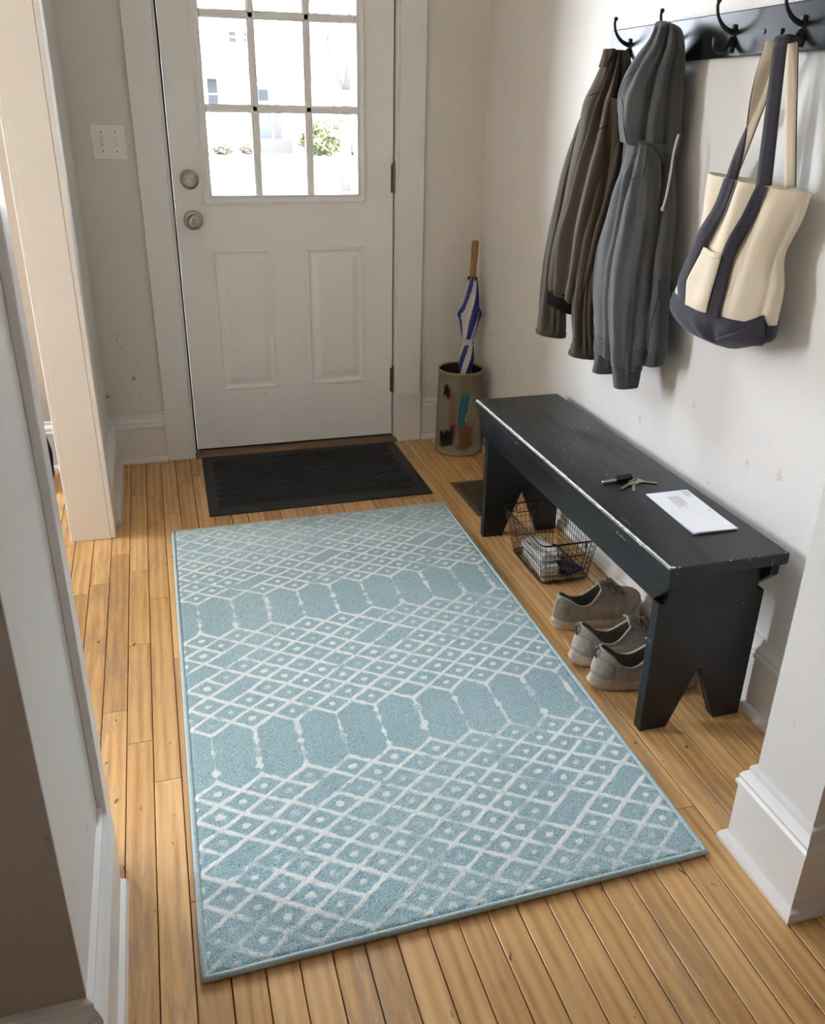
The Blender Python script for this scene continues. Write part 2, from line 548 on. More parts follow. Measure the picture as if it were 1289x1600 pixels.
for (x0, x1) in PX:
    g = G()
    rings = [(0, FY), (0.004, FY - 0.003), (0.010, FY - 0.003), (0.016, FY + 0.007), (0.024, FY + 0.008), (0.046, FY + 0.0005), (0.050, FY + 0.0)]
    P = []
    for ins, y in rings:
        a, b, c, d = x0 + ins, x1 - ins, PZ0 + ins, PZ1 - ins
        P.append([(a, y, c), (b, y, c), (b, y, d), (a, y, d)])
    g.grid(P, True)
    n = len(g.v); g.f.append((n - 4, n - 3, n - 2, n - 1))
    g.build('door_panel', m_door, door)
# glazing frame
g = G()
rings = [(-0.010, FY), (-0.010, FY - 0.008), (-0.004, FY - 0.011), (0.004, FY - 0.007), (0.010, FY - 0.007), (0.016, FY - 0.012), (0.020, FY - 0.011), (0.024, FY + 0.012), (0.024, FY + 0.03)]
P = []
for ins, y in rings:
    a, b, c, d = GX0 + ins, GX1 - ins, GZ0 + ins, GZ1 - ins
    P.append([(a, y, c), (b, y, c), (b, y, d), (a, y, d)])
g.grid(P, True)
gf = g.build('glazing_frame', m_door, door)
for (sx, sz) in [(0.128, 1.54), (0.128, 1.26), (0.128, 1.03), (0.675, 1.53), (0.675, 1.26), (0.675, 1.04), (0.18, 0.982), (0.40, 0.982), (0.60, 0.982)]:
    G().lathe([(0.0024, 0), (0.0024, 0.001), (0, 0.001)], 8, Matrix.Translation((sx - 0.0, FY - 0.0070, sz)) @ Matrix.Rotation(PI / 2, 4, 'X')).build('screw_hole', m_dark, gf)
ix0, ix1, iz0, iz1 = GX0 + 0.024, GX1 - 0.024, GZ0 + 0.024, GZ1 - 0.024
vx = [0.3045, 0.4955]; hz = [1.272, 1.560]
def muntin_prof(c, half=0.0135):
    return [(c - half, FY + 0.022), (c - half, FY + 0.004), (c - half * 0.55, FY - 0.002), (c + half * 0.55, FY - 0.002), (c + half, FY + 0.004), (c + half, FY + 0.022)]
for c in vx:
    G().prism(muntin_prof(c), 'z', iz0, iz1).build('muntin', m_door, door)
for c in hz:
    G().prism([(y, z) for z, y in muntin_prof(c)], 'x', ix0, ix1).build('muntin', m_door, door)
xs = [ix0] + vx + [ix1]; zs = [iz0] + hz + [iz1]
for i in range(3):
    for j in range(3):
        a = xs[i] + (0.0135 if i else 0); b = xs[i + 1] - (0.0135 if i < 2 else 0)
        c = zs[j] + (0.0135 if j else 0); d = zs[j + 1] - (0.0135 if j < 2 else 0)
        G().box((a, FY + 0.014, c), (b, FY + 0.018, d)).build('pane', m_glass, door)
# lock and knob
def onface(x, z):
    return Matrix.Translation((x, FY, z)) @ Matrix.Rotation(PI / 2, 4, 'X')
db = G().lathe([(0.033, 0), (0.033, 0.004), (0.030, 0.008), (0.024, 0.010), (0.022, 0.008), (0, 0.008)], 32, onface(0.059, 1.040)).build('deadbolt', m_nickel, door, auto=35)
db['label'] = 'round nickel deadbolt with thumb turn'
tt = G()
P = []
for k in range(9):
    a = -1 + k / 4
    rr = 0.0045 * math.sqrt(max(0.05, 1 - a * a * 0.92)) + 0.001
    ang = math.radians(-14)
    cx, cz = 0.059 + a * 0.019 * math.cos(ang), 1.038 + a * 0.019 * math.sin(ang)
    P.append([(cx + math.sin(-ang) * 0 + 0, FY - 0.008, cz - rr), (cx, FY - 0.020 + 0.006 * a * a, cz - rr), (cx, FY - 0.020 + 0.006 * a * a, cz + rr), (cx, FY - 0.008, cz + rr)])
tt.grid(P, True); tt.f += [(0, 1, 2, 3), (32, 33, 34, 35)]
tt.build('thumb_turn', m_nickel, db, auto=50)
kb = G().lathe([(0.0345, 0), (0.0345, 0.004), (0.031, 0.009), (0.020, 0.013), (0.013, 0.016), (0.0125, 0.028), (0.018, 0.033), (0.0245, 0.040), (0.0265, 0.047), (0.0255, 0.054), (0.021, 0.060), (0.0135, 0.063), (0.0105, 0.063), (0.0095, 0.0615), (0, 0.0615)], 36, onface(0.060, 0.902)).build('door_knob', m_nickel, door, auto=35)
kb['label'] = 'round nickel door knob with keyhole'
cyl = G().lathe([(0.0065, 0.0615), (0.0065, 0.0635), (0, 0.0635)], 20, onface(0.060, 0.902)).build('lock_cylinder', m_nickel, kb, auto=35)
G().box((0.0592, FY - 0.0642, 0.8985), (0.0608, FY - 0.0634, 0.9055)).build('keyhole', m_dark, kb)
G().box((-0.0125, 0.0185, 0.865), (-0.0035, 0.022, 0.935)).build('strike_plate', m_hinge, door)
for z in (1.041, 0.258, 1.84):
    h = G()
    for k in range(5):
        h.lathe([(0.0055, 0), (0.0065, 0.001), (0.0065, 0.0195), (0.0055, 0.0205)], 12, Matrix.Translation((0.8115, 0.0135, z - 0.052 + k * 0.0208)))
    h.lathe([(0.0045, 0), (0.006, 0.003), (0.003, 0.008)], 10, Matrix.Translation((0.8115, 0.0135, z + 0.052)))
    h.box((0.800, 0.0188, z - 0.05), (0.811, 0.0198, z + 0.05))
    h.box((0.812, 0.0130, z - 0.05), (0.8138, 0.0300, z + 0.05))
    h.build('hinge', m_hinge, door, auto=40)

# ------------------------------------------------------------------ light switch
sw = thing('light_switch', 'white double toggle light switch plate beside the front door', 'light switch', (-0.197, 0, 1.162))
g = G()
P = []
for ins, y in [(0, -0.0002), (0, -0.003), (0.003, -0.006)]:
    a, b, c, d = -0.253 + ins, -0.140 - ins, 1.106 + ins, 1.218 - ins
    P.append([(a, y, c), (b, y, c), (b, y, d), (a, y, d)])
g.grid(P, True); n = len(g.v); g.f.append((n - 4, n - 3, n - 2, n - 1))
g.build('plate', m_plastic, sw)
for cx in (-0.2195, -0.1735):
    tg = G()
    tg.prism([(-0.006, 1.150), (-0.0085, 1.1525), (-0.016, 1.168), (-0.016, 1.174), (-0.006, 1.174)], 'x', cx - 0.005, cx + 0.005)
    o = tg.build('toggle', m_plastic, sw, bevel=0.001)
    G().box((cx - 0.0058, -0.0064, 1.149), (cx + 0.0058, -0.0058, 1.1755)).build('slot', plain('switch_slot_shadow_gap', (0.45, 0.43, 0.40, 1), 0.6) if cx < -0.2 else bpy.data.materials['switch_slot_shadow_gap'], sw)
    for cz in (1.132, 1.192):
        G().lathe([(0.0034, 0), (0.003, 0.0012), (0, 0.0016)], 10, Matrix.Translation((cx, -0.006, cz)) @ Matrix.Rotation(PI / 2, 4, 'X')).build('screw', m_nickel, sw)

# ------------------------------------------------------------------ rug
def vnoise(x, y, seed=0):
    xi = np.floor(x).astype(np.int64); yi = np.floor(y).astype(np.int64)
    xf = x - xi; yf = y - yi
    def hsh(a, b):
        h = (a * 374761393 + b * 668265263 + seed * 1442695041) & 0x7fffffff
        h = ((h ^ (h >> 13)) * 1274126177) & 0x7fffffff
        return ((h ^ (h >> 16)) & 0xffff) / 65535.0
    u = xf * xf * (3 - 2 * xf); v = yf * yf * (3 - 2 * yf)
    a = hsh(xi, yi) * (1 - u) + hsh(xi + 1, yi) * u
    b = hsh(xi, yi + 1) * (1 - u) + hsh(xi + 1, yi + 1) * u
    return a * (1 - v) + b * v

def sstep(a, b, x):
    t = np.clip((x - a) / (b - a), 0, 1)
    return t * t * (3 - 2 * t)

RC = [np.array(p) for p in ((-0.123, -0.701), (0.808, -0.694), (0.797, -2.344), (-0.134, -2.363))]   # far left, far right, near right, near left
RW, RL = 0.93, 1.65
def rug_xy(u, v):
    a, b = u / RW, v / RL
    return [RC[0][k] * (1 - a) * (1 - b) + RC[1][k] * a * (1 - b) + RC[2][k] * a * b + RC[3][k] * (1 - a) * b for k in (0, 1)]

def rug_pattern(u, v0):
    A_ = 0.0468
    v = v0 + 0.020 * (u / RW)            # the weave runs a little out of square
    v = v + (vnoise(u * 9, v0 * 9, 3) - 0.5) * 0.006
    uu = u + (vnoise(u * 11, v0 * 11, 4) - 0.5) * 0.005
    p = (uu - 0.052) / A_
    tri = np.abs(((p + 1) % 2) - 1)           # 0 at even columns, 1 at odd
    hexes = [(0.486, 0.640), (1.063, 1.214)]
    h0, h1, h2 = 0.0330, (1.063 - 0.640) / 12, 0.0330
    white = np.zeros_like(u)
    inhex = np.zeros(u.shape, bool)
    zone = np.where(v < 0.56, 0, np.where(v < 1.147, 1, 2))
    hh = np.choose(zone, [h0, h1, h2])
    va = np.choose(zone, [hexes[0][0], hexes[0][1], hexes[1][1]])
    for (vt, vb), ha, hb in ((hexes[0], h0, h1), (hexes[1], h1, h2)):
        inhex |= (v > vt - ha * tri) & (v < vb + hb * tri)
    q = (v - va) / hh
    a = (p + q) / 2; b = (p - q) / 2
    m = 2 / np.sqrt(1 / A_ ** 2 + 1 / hh ** 2)
    da = np.abs(a - np.round(a)) * m
    db_ = np.abs(b - np.round(b)) * m
    Ai, Bi = np.floor(a).astype(int), np.floor(b).astype(int)
    def hs_(a_, b_): return ((a_ * 73856093) ^ (b_ * 19349663) ^ (zone * 83492791)) % 97 / 97.0
    blank = hs_(Ai, Bi // 2) < 0.10
    # inside a blank pair the dividing line is left out
    rb = np.round(b).astype(int)
    gone = ((rb % 2) == 1) & (hs_(Ai, (rb - 1) // 2) < 0.10)
    th = 0.0018 + 0.0030 * vnoise(u * 75, v * 75, 9) + 0.0012 * (vnoise(u * 220, v * 220, 10) - 0.5)
    brk = sstep(0.24, 0.42, vnoise(u * 26, v * 26, 12) * 0.45 + vnoise(u * 70, v * 70, 14) * 0.25 + vnoise(u * 7, v * 7, 13) * 0.3)
    la = 1 - sstep(th, th + 0.0026, da)
    lb = (1 - sstep(th, th + 0.0026, db_)) * (~gone)
    lines = np.maximum(la, lb) * (0.25 + 0.75 * brk)
    # keep the zigzag edge of the hexagon bands
    edge = np.zeros_like(u)
    for (vt, vb), ha, hb in ((hexes[0], h0, h1), (hexes[1], h1, h2)):
        for vv, s_ in ((vt - ha * tri, ha), (vb + hb * tri, hb)):
            dd = np.abs(v - vv) / np.sqrt(1 + (s_ / A_) ** 2)
            edge = np.maximum(edge, 1 - sstep(th, th + 0.0026, dd))
    # dots
    ca, cb = Ai + 0.5, Bi + 0.5
    pc = ca + cb; qc = ca - cb
    du = (p - pc) * A_; dv = (q - qc) * hh
    rj = 0.0058 + 0.0040 * vnoise(pc * 3.1, qc * 2.7, 21)
    ra = np.sqrt(du ** 2 + (dv * 1.15) ** 2) + (vnoise(u * 150, v * 150, 22) - 0.5) * 0.005
    dots = (1 - sstep(rj - 0.0012, rj + 0.0016, ra)) * (~blank)
    dots *= 0.35 + 0.65 * sstep(0.2, 0.5, vnoise(pc * 1.7 + 5, qc * 1.3, 23))
    diam = np.where(inhex, 0, np.maximum(lines, dots * 0.95))
    # hexagon uprights, beaded
    i_even = np.round(p / 2) * 2
    dxu = np.abs(uu - (0.052 + i_even * A_))
    bead = -0.0010 + 0.0085 * np.clip(vnoise(i_even * 7.3, v * 75, 31) * 1.5 - 0.35, 0, 1) * (0.5 + vnoise(u * 170, v * 170, 32))
    upr = (1 - sstep(bead, bead + 0.0026, dxu)) * (0.35 + 0.65 * sstep(0.2, 0.5, vnoise(i_even * 3.7, v * 40, 33)))
    white = np.maximum(np.maximum(diam, np.where(inhex, upr, 0)), edge * (0.35 + 0.65 * brk))
    # worn fading towards the far end and in cloudy areas
    far = sstep(0.02, 0.34, v - 0.10 * (u / RW))
    near = 1 - 0.45 * sstep(1.52, 1.65, v)
    cloud = sstep(0.22, 0.5, vnoise(u * 5.0, v * 5.0, 41))
    white *= (0.50 + 0.50 * far) * near * (0.70 + 0.30 * cloud)
    haze = 0.16 * (1 - far) * vnoise(u * 40, v * 40, 42) + 0.10 * (1 - cloud) * vnoise(u * 55, v * 55, 43)
    white = np.clip(white * 1.15, 0, 1)
    fray = vnoise(u * 380, v * 380, 44) - 0.5 + 0.6 * (vnoise(u * 170, v * 170, 45) - 0.5)
    white = np.clip(white + fray * 2.6 * white * (1 - white) + fray * 0.10 * white, 0, 1)
    return np.clip(white + haze, 0, 1)

def build_rug():
    nu, nv = 400, 704
    U, V = np.meshgrid(np.linspace(0.004, RW - 0.004, nu), np.linspace(0.004, RL - 0.004, nv))
    Wt = rug_pattern(U, V)
    X, Y = rug_xy(U, V)
    Z = 0.0105 + 0.0013 * vnoise(U * 260, V * 260, 51) + 0.0009 * vnoise(U * 90, V * 90, 52) + 0.0006 * Wt
    ed = np.minimum(np.minimum(U, RW - U), np.minimum(V, RL - V))
    Z = Z - 0.004 * (1 - sstep(0.0, 0.012, ed))
    co = np.stack([X, Y, Z], -1).reshape(-1, 3)
    idx = np.arange(nu * nv).reshape(nv, nu)
    q = np.stack([idx[1:, :-1], idx[1:, 1:], idx[:-1, 1:], idx[:-1, :-1]], -1).reshape(-1, 4)
    # skirt down to the floor so the rug is a solid slab
    bd = np.concatenate([idx[0, :], idx[1:, -1], idx[-1, -2::-1], idx[-2:0:-1, 0]])
    low = co[bd].copy(); low[:, 2] = 0.0008
    k = len(co); nb = len(bd)
    j = np.arange(nb); jn = (j + 1) % nb
    sk = np.stack([bd[j], bd[jn], k + jn, k + j], -1)
    co = np.concatenate([co, low]); q = np.concatenate([q, sk])
    me = bpy.data.meshes.new('rug_pile')
    me.vertices.add(len(co)); me.vertices.foreach_set('co', co.ravel())
    me.loops.add(q.size); me.loops.foreach_set('vertex_index', q.ravel().astype(np.int32))
    me.polygons.add(len(q))
    me.polygons.foreach_set('loop_start', (np.arange(len(q)) * 4).astype(np.int32))
    me.polygons.foreach_set('use_smooth', np.ones(len(q), bool))
    me.update(calc_edges=True)
    at = me.color_attributes.new('weave', 'FLOAT_COLOR', 'POINT')
    c = np.zeros((len(co), 4), np.float32); c[:, 3] = 1
    c[:nu * nv, 0] = c[:nu * nv, 1] = c[:nu * nv, 2] = Wt.ravel()
    at.data.foreach_set('color', c.ravel())
    t = NT('teal_rug_pile')
    a = t.n('ShaderNodeAttribute', attribute_name='weave').outputs['Fac']
    p = t.pos()
    f1 = t.noise(p, 420, 2, 0.6)
    f2 = t.noise(p, 60, 3, 0.6)
    f3 = t.noise(p, 4, 2)
    teal = t.ramp(f1, [(0.37, (0.150, 0.275, 0.320, 1)), (0.50, (0.335, 0.500, 0.545, 1)), (0.63, (0.56, 0.71, 0.745, 1))])
    teal = t.mix(t.math('MULTIPLY', t.step(f2, 0.35, 0.75), 0.35), teal, (0.42, 0.575, 0.615, 1))
    teal = t.mix(t.math('MULTIPLY', t.step(f3, 0.4, 0.7), 0.15), teal, (0.22, 0.38, 0.43, 1))
    wh = t.ramp(f1, [(0.35, (0.68, 0.74, 0.74, 1)), (0.62, (0.93, 0.95, 0.94, 1))])
    cc = t.mix(a, teal, wh)
    t.out(cc, 0.95, spec=0.1)
    t.b.inputs['Sheen Weight'].default_value = 0.25
    t.b.inputs['Sheen Roughness'].default_value = 0.4
    t.bump(t.math('ADD', f1, t.math('MULTIPLY', f2, 0.5)), 0.9, 0.003)
    root = thing('area_rug', 'pale teal area rug with white trellis and hexagon pattern', 'rug', (0.33, -1.53, 0))
    link('rug_pile', me, t.m, root)
    # serged binding all round
    mb = plain('rug_binding_yarn', (0.40, 0.52, 0.55, 1), 0.9, var=0.25, scale=300, bump=0.4)
    pts = []
    cor = [(0.0, 0.0), (RW, 0.0), (RW, RL), (0.0, RL)]
    for k in range(4):
        a_, b_ = cor[k], cor[(k + 1) % 4]
        n = 90 if k % 2 else 50
        for i in range(n):
            f = i / n
            x_, y_ = rug_xy(a_[0] + (b_[0] - a_[0]) * f, a_[1] + (b_[1] - a_[1]) * f)
            pts.append((x_, y_, 0.0068 + 0.0004 * math.sin(i * 1.7)))
    g = G().tube(pts, 0.0062, 8, closed=True)
    o = g.build('binding', mb, root, smooth=True)
    o['label'] = 'pale blue serged rug edge'
build_rug()

# ------------------------------------------------------------------ doormat
mat_rub = plain('black_ribbed_doormat_rubber', (0.010, 0.0105, 0.0125, 1), 0.6, var=0.35, scale=160, bump=0.35)
dm = thing('doormat', 'black herringbone ribbed doormat in front of the door', 'doormat', (0.40, -0.31, 0))
MC = [(0.011, -0.033), (0.805, -0.031), (0.805, -0.589), (0.0, -0.596)]
def mat_xy(a, b):
    return [MC[0][k] * (1 - a) * (1 - b) + MC[1][k] * a * (1 - b) + MC[2][k] * a * b + MC[3][k] * (1 - a) * b for k in (0, 1)]
g = G()
P = []
for ins, z in [(0, 0.0006), (0, 0.003), (0.004, 0.0055), (0.030, 0.0058), (0.034, 0.0040), (0.04, 0.0038)]:
    a, b = ins / 0.79, ins / 0.55
    P.append([(*mat_xy(a, b), z), (*mat_xy(1 - a, b), z), (*mat_xy(1 - a, 1 - b), z), (*mat_xy(a, 1 - b), z)])
g.grid(P, True); n = len(g.v); g.f.append((n - 4, n - 3, n - 2, n - 1)); g.f.append((0, 1, 2, 3))
g.build('mat_base', mat_rub, dm)
g = G()
cw, pit = 0.0260, 0.0110
ix = 0.044
c = 0
while ix + cw < 0.512:
    s_ = 1 if c % 2 else -1
    iy = 0.044
    while iy < 0.742:
        pts = []
        for (dx, dy) in ((0.003, -s_ * 0.0085), (cw - 0.003, s_ * 0.0085)):
            u_, v_ = ix + dx, iy + dy
            v_ = min(max(v_, 0.042), 0.748)
            pts.append((v_, u_))
        (ax, ay), (bx, by) = pts
        hw_ = 0.0027
        quad = [(ax - hw_, ay), (bx - hw_, by), (bx + hw_, by), (ax + hw_, ay)]
        lo = [(*mat_xy(x_ / 0.79, y_ / 0.55), 0.0038) for x_, y_ in quad]
        qi = [(ax - hw_ * .5, ay + .001), (bx - hw_ * .5, by - .001), (bx + hw_ * .5, by - .001), (ax + hw_ * .5, ay + .001)]
        hi = [(*mat_xy(x_ / 0.79, y_ / 0.55), 0.0066) for x_, y_ in qi]
        g.add(lo + hi, [(4, 5, 6, 7), (0, 1, 5, 4), (1, 2, 6, 5), (2, 3, 7, 6), (3, 0, 4, 7)])
        iy += pit
    ix += cw
    c += 1
o = g.build('ribs', mat_rub, dm)
o['kind'] = 'stuff'

# ------------------------------------------------------------------ floor vent
m_vent = plain('brown_enamel_vent', (0.13, 0.095, 0.06, 1), 0.45, 0.3, 0.15, 60)
fv = thing('floor_vent', 'brown metal floor register beside the bench leg', 'floor vent', (0.967, -0.665, 0))
X0, X1, Y0, Y1 = 0.897, 1.037, -0.815, -0.512
g = G()
P = []
for ins, z in [(0, 0.0004), (0.002, 0.004), (0.018, 0.0052), (0.021, 0.002), (0.021, -0.0)]:
    P.append([(X0 + ins, Y0 + ins, z), (X1 - ins, Y0 + ins, z), (X1 - ins, Y1 - ins, z), (X0 + ins, Y1 - ins, z)])
g.grid(P, True)
g.build('frame', m_vent, fv)
G().box((X0 + 0.02, Y0 + 0.02, 0.0005), (X1 - 0.02, Y1 - 0.02, 0.0012)).build('duct_opening', m_dark, fv)
k = 0
y = Y0 + 0.026
while y < Y1 - 0.022:
    G().prism([(y, 0.0013), (y + 0.0020, 0.0013), (y + 0.0034, 0.0046), (y + 0.0014, 0.0046)], 'x', X0 + 0.02, X1 - 0.02).build('louver', m_vent, fv, fixn=True)
    y += 0.0128

# ------------------------------------------------------------------ bench
def bench_paint(name, k=0.0):
    t = NT(name)
    p = t.obj()
    base = t.ramp(t.noise(p, 7, 3), [(0.3, (0.0050, 0.0068, 0.0080, 1)), (0.7, (0.0085, 0.0112, 0.0130, 1))])
    # short pale scratches running along the bench
    sep = t.n('ShaderNodeSeparateXYZ'); t.put(sep, 0, p)
    a = t.noise(t.vmul(p, (140, 32, 40)), 1.0, 2, 0.5, 0.3)
    b = t.noise(t.vadd(t.vmul(p, (9, 6, 9)), (4, 2, 9)), 1.0, 2)
    m = t.math('MULTIPLY', t.step(a, 0.665 + k, 0.70 + k), t.step(b, 0.53 + k, 0.60 + k))
    c = t.mix(t.math('MULTIPLY', m, 0.85), base, (0.42, 0.43, 0.43, 1))
    rub = t.step(t.noise(t.vmul(p, (14, 3, 10)), 1.0, 4), 0.45, 0.8)
    c = t.mix(t.math('MULTIPLY', rub, 0.35), c, (0.022, 0.027, 0.031, 1))
    rough = t.math('ADD', 0.33, t.math('MULTIPLY', rub, 0.22))
    t.out(c, rough, spec=0.42)
    t.bump(t.noise(t.vmul(p, (50, 6, 20)), 1.0, 3), 0.12, 0.001)
    return t.m
m_bench = bench_paint('worn_black_blue_seat_paint')
m_bench2 = bench_paint('black_blue_leg_paint', 0.05)
m_chip = plain('chipped_pale_primer', (0.52, 0.52, 0.50, 1), 0.5, var=0.3, scale=80)
bn = thing('bench', 'black painted wooden bench with worn edges and notched legs', 'bench', (0.99, -1.45, 0))
bx0, bx1, by0, by1, bt = 0.846, 1.131, -2.030, -0.870, 0.444
top = G()
top.box((bx0, by0, bt - 0.028), (bx1, by1, bt))
top = top.build('seat_board', m_bench, bn, bevel=0.004, seg=3)
def apron(x0, x1):
    zt, zb, cl = bt - 0.0282, 0.336, 0.052
    return G().prism([(by0 + 0.012, zt), (by0 + 0.012, zb + cl), (by0 + 0.012 + cl, zb), (by1 - 0.012 - cl, zb), (by1 - 0.012, zb + cl), (by1 - 0.012, zt)], 'x', x0, x1)
apron(bx0 + 0.010, bx0 + 0.030).build('apron', m_bench2, bn, bevel=0.002)
apron(bx1 - 0.030, bx1 - 0.010).build('apron', m_bench2, bn, bevel=0.002)
def leg(yc, name='leg'):
    a, b = bx0 + 0.0125, bx1 - 0.0125
    mid = (a + b) / 2
    xs_ = [(a, 0.0), (a + 0.068, 0.0), (mid - 0.004, 0.150), (mid + 0.004, 0.150), (b - 0.068, 0.0), (b, 0.0), (b, 0.3357), (bx1 - 0.0303, 0.3357), (bx1 - 0.0303, bt - 0.0285), (bx0 + 0.0303, bt - 0.0285), (bx0 + 0.0303, 0.3357), (a, 0.3357)]
    return G().prism(xs_, 'y', yc - 0.014, yc + 0.014).build(name, m_bench2, bn, bevel=0.002)
leg(-1.977); leg(-0.957)
# worn strip along the front arris with its highlight painted in, chips at the corners
rw = random.Random(3)
g = G()
P = []
n = 140
for i in range(n + 1):
    y = by0 + 0.006 + (by1 - by0 - 0.012) * i / n
    t_ = i / n
    wd = (0.0018 + 0.0016 * rw.random()) * (1.0 if t_ > 0.28 else 0.75) + (0.002 if rw.random() < 0.06 else 0)
    P.append([(bx0 - 0.0003, y, bt - 0.0045 - 0.0008 * rw.random()), (bx0 + 0.0010, y, bt - 0.0010), (bx0 + 0.0032, y, bt + 0.00025), (bx0 + 0.0032 + wd, y, bt + 0.00025)])
g.grid(P)
wo = g.build('worn_lit_edge', m_chip, top, smooth=True)
wo['label'] = 'pale worn paint and painted highlight along the front edge'
for (cx, cy, r) in [(bx0 + 0.008, by0 + 0.006, 0.008), (bx0 + 0.020, by0 + 0.003, 0.004), (bx0 + 0.14, by0 + 0.003, 0.004), (bx0 + 0.21, by0 + 0.003, 0.003), (bx1 - 0.01, by0 + 0.004, 0.004), (bx1 - 0.004, by0 + 0.012, 0.003)]:
    pts = [(cx + r * rw.uniform(.5, 1.1) * math.cos(a), cy + 0.5 * r * rw.uniform(.5, 1.1) * math.sin(a), bt + 0.0003) for a in [2 * PI * k / 9 for k in range(9)]]
    G().add(pts, [tuple(range(9))]).build('paint_chip', m_chip, top)
m_nail = m_dark
for (cy, cz) in [(-1.975, 0.385), (-1.978, 0.362), (-0.957, 0.385), (-0.958, 0.36)]:
    G().lathe([(0.0035, 0), (0.0035, 0.0006), (0, 0.0006)], 8, Matrix.Translation((bx0 + 0.010, cy, cz)) @ Matrix.Rotation(-PI / 2, 4, 'Y')).build('nail_hole', m_dark, bn)

# ------------------------------------------------------------------ envelope on the bench
m_paper = plain('white_envelope_paper', (0.84, 0.85, 0.90, 1), 0.7, var=0.02)
m_ink = plain('grey_print_ink', (0.30, 0.30, 0.33, 1), 0.8, var=0.1)
env = thing('envelope', 'white addressed envelope lying on the black bench', 'envelope', (1.04, -1.79, bt))
EC = [(0.988, -1.682), (1.101, -1.682), (1.089, -1.906), (0.978, -1.904)]
def exy(a, b):
    return [EC[0][k] * (1 - a) * (1 - b) + EC[1][k] * a * (1 - b) + EC[2][k] * a * b + EC[3][k] * (1 - a) * b for k in (0, 1)]
g = G()
def ez(a, b): return bt + 0.0022 + 0.0045 * max(0, b - 0.55) ** 2 * 4 * (1 - a * 0.5)
P = [[(*exy(a / 8, b / 16), ez(a / 8, b / 16)) for a in range(9)] for b in range(17)]
g.grid(P)
g.build('front_sheet', m_paper, env, solid=0.0005)
P = [[(*exy(a / 8, b / 16 * 0.985 + 0.005), bt + 0.0008) for a in range(9)] for b in range(17)]
G().grid(P).build('back_sheet', m_paper, env, solid=0.0004)
def printed(a0, a1, b0, b1, rows, name, frac=0.5, vert=True):
    """rows of tiny words, running along the envelope's length"""
    g = G()
    r_ = random.Random(int(a0 * 1000) + rows)
    for i in range(rows):
        aa = a0 + (a1 - a0) * i / rows
        ab = aa + (a1 - a0) / rows * frac
        b = b0
        end = b1 - r_.random() * (b1 - b0) * 0.35
        while b < end:
            l = r_.uniform(0.012, 0.04)
            e_ = min(b + l, end)
            g.add([(*exy(aa, b), ez(aa, b) + 0.0003), (*exy(ab, b), ez(ab, b) + 0.0003), (*exy(ab, e_), ez(ab, e_) + 0.0003), (*exy(aa, e_), ez(aa, e_) + 0.0003)], [(0, 1, 2, 3)])
            b = e_ + 0.006
    return g.build(name, m_ink, env)
printed(0.36, 0.66, 0.16, 0.42, 7, 'address_lines', 0.33)
printed(0.36, 0.62, 0.145, 0.158, 1, 'address_bar', 1.0)
printed(0.80, 0.97, 0.03, 0.21, 5, 'return_address', 0.4)
printed(0.88, 0.945, 0.53, 0.56, 3, 'postal_mark', 0.6)

# ------------------------------------------------------------------ keys on the bench
m_brass = plain('worn_nickel_key', (0.50, 0.46, 0.38, 1), 0.34, 1.0, 0.15, 200)
m_blackpl = plain('black_fob_plastic', (0.012, 0.012, 0.013, 1), 0.4)
kr = thing('key_ring', 'bunch of keys with black fob on the bench', 'keys', (0.99, -1.605, bt))
ring_c = (1.000, -1.598)
g = G()
for z0, ph in ((0.0022, 0), (0.0036, 0.4)):
    pts = [(ring_c[0] + 0.0135 * math.cos(a), ring_c[1] + 0.0135 * math.sin(a), bt + z0 + 0.0012 * math.sin(a + ph)) for a in [2 * PI * k / 28 for k in range(28)]]
    g.tube(pts, 0.0009, 6, closed=True)
g.build('split_ring', m_nickel, kr, smooth=True)
def key(base, ang, L, bw, z, name='key', tilt=0.0):
    """key with holed bow at base, pointing along ang"""
    g = G()
    n = 20
    outl = []
    for k in range(n):
        a = PI * 0.22 + (2 * PI - 0.44 * PI) * k / (n - 1)
        outl.append((-0.0 + bw * math.cos(a) * 1.05, bw * math.sin(a)))
    blade = [(bw + 0.002, -0.0042), (L - 0.004, -0.0042), (L, -0.001), (L - 0.002, 0.0012)]
    xk = L - 0.005
    up = True
    while xk > bw + 0.008:
        blade.append((xk, 0.0036 if up else 0.0012)); up = not up; xk -= 0.0026
    blade.append((bw + 0.002, 0.0042))
    ca, sa = math.cos(ang), math.sin(ang)
    def pl(q, zz): return (base[0] + q[0] * ca - q[1] * sa, base[1] + q[0] * sa + q[1] * ca, zz + tilt * q[0])
    inner = [(-bw * 0.45 + 0.32 * bw * math.cos(a), 0.36 * bw * math.sin(a)) for a in [PI * 0.22 + (2 * PI - 0.44 * PI) * k / (n - 1) for k in range(n)]]
    th = 0.0020
    P = [[pl(q, z) for q in outl], [pl(q, z + th) for q in outl], [pl(q, z + th) for q in inner], [pl(q, z) for q in inner]]
    P.append(P[0])
    g.grid(P)
    # neck that joins the ring-shaped bow to the blade
    def slab(poly, t0, t1):
        m_ = len(poly)
        g.add([pl(q, z + t0) for q in poly] + [pl(q, z + t1) for q in poly], [tuple(range(m_ - 1, -1, -1)), tuple(range(m_, 2 * m_))] + [(i, (i + 1) % m_, m_ + (i + 1) % m_, m_ + i) for i in range(m_)])
    a = PI * 0.22
    slab([(inner[0][0], inner[0][1]), (outl[0][0], outl[0][1]), (bw + 0.004, 0.0046), (bw + 0.004, -0.0046), (outl[-1][0], outl[-1][1]), (inner[-1][0], inner[-1][1])][::-1], 0, th)
    slab(blade[::-1], 0.0002, th - 0.0002)
    g.build(name, m_brass, kr)
key((0.995, -1.612), math.radians(-119), 0.056, 0.0115, bt + 0.0010)
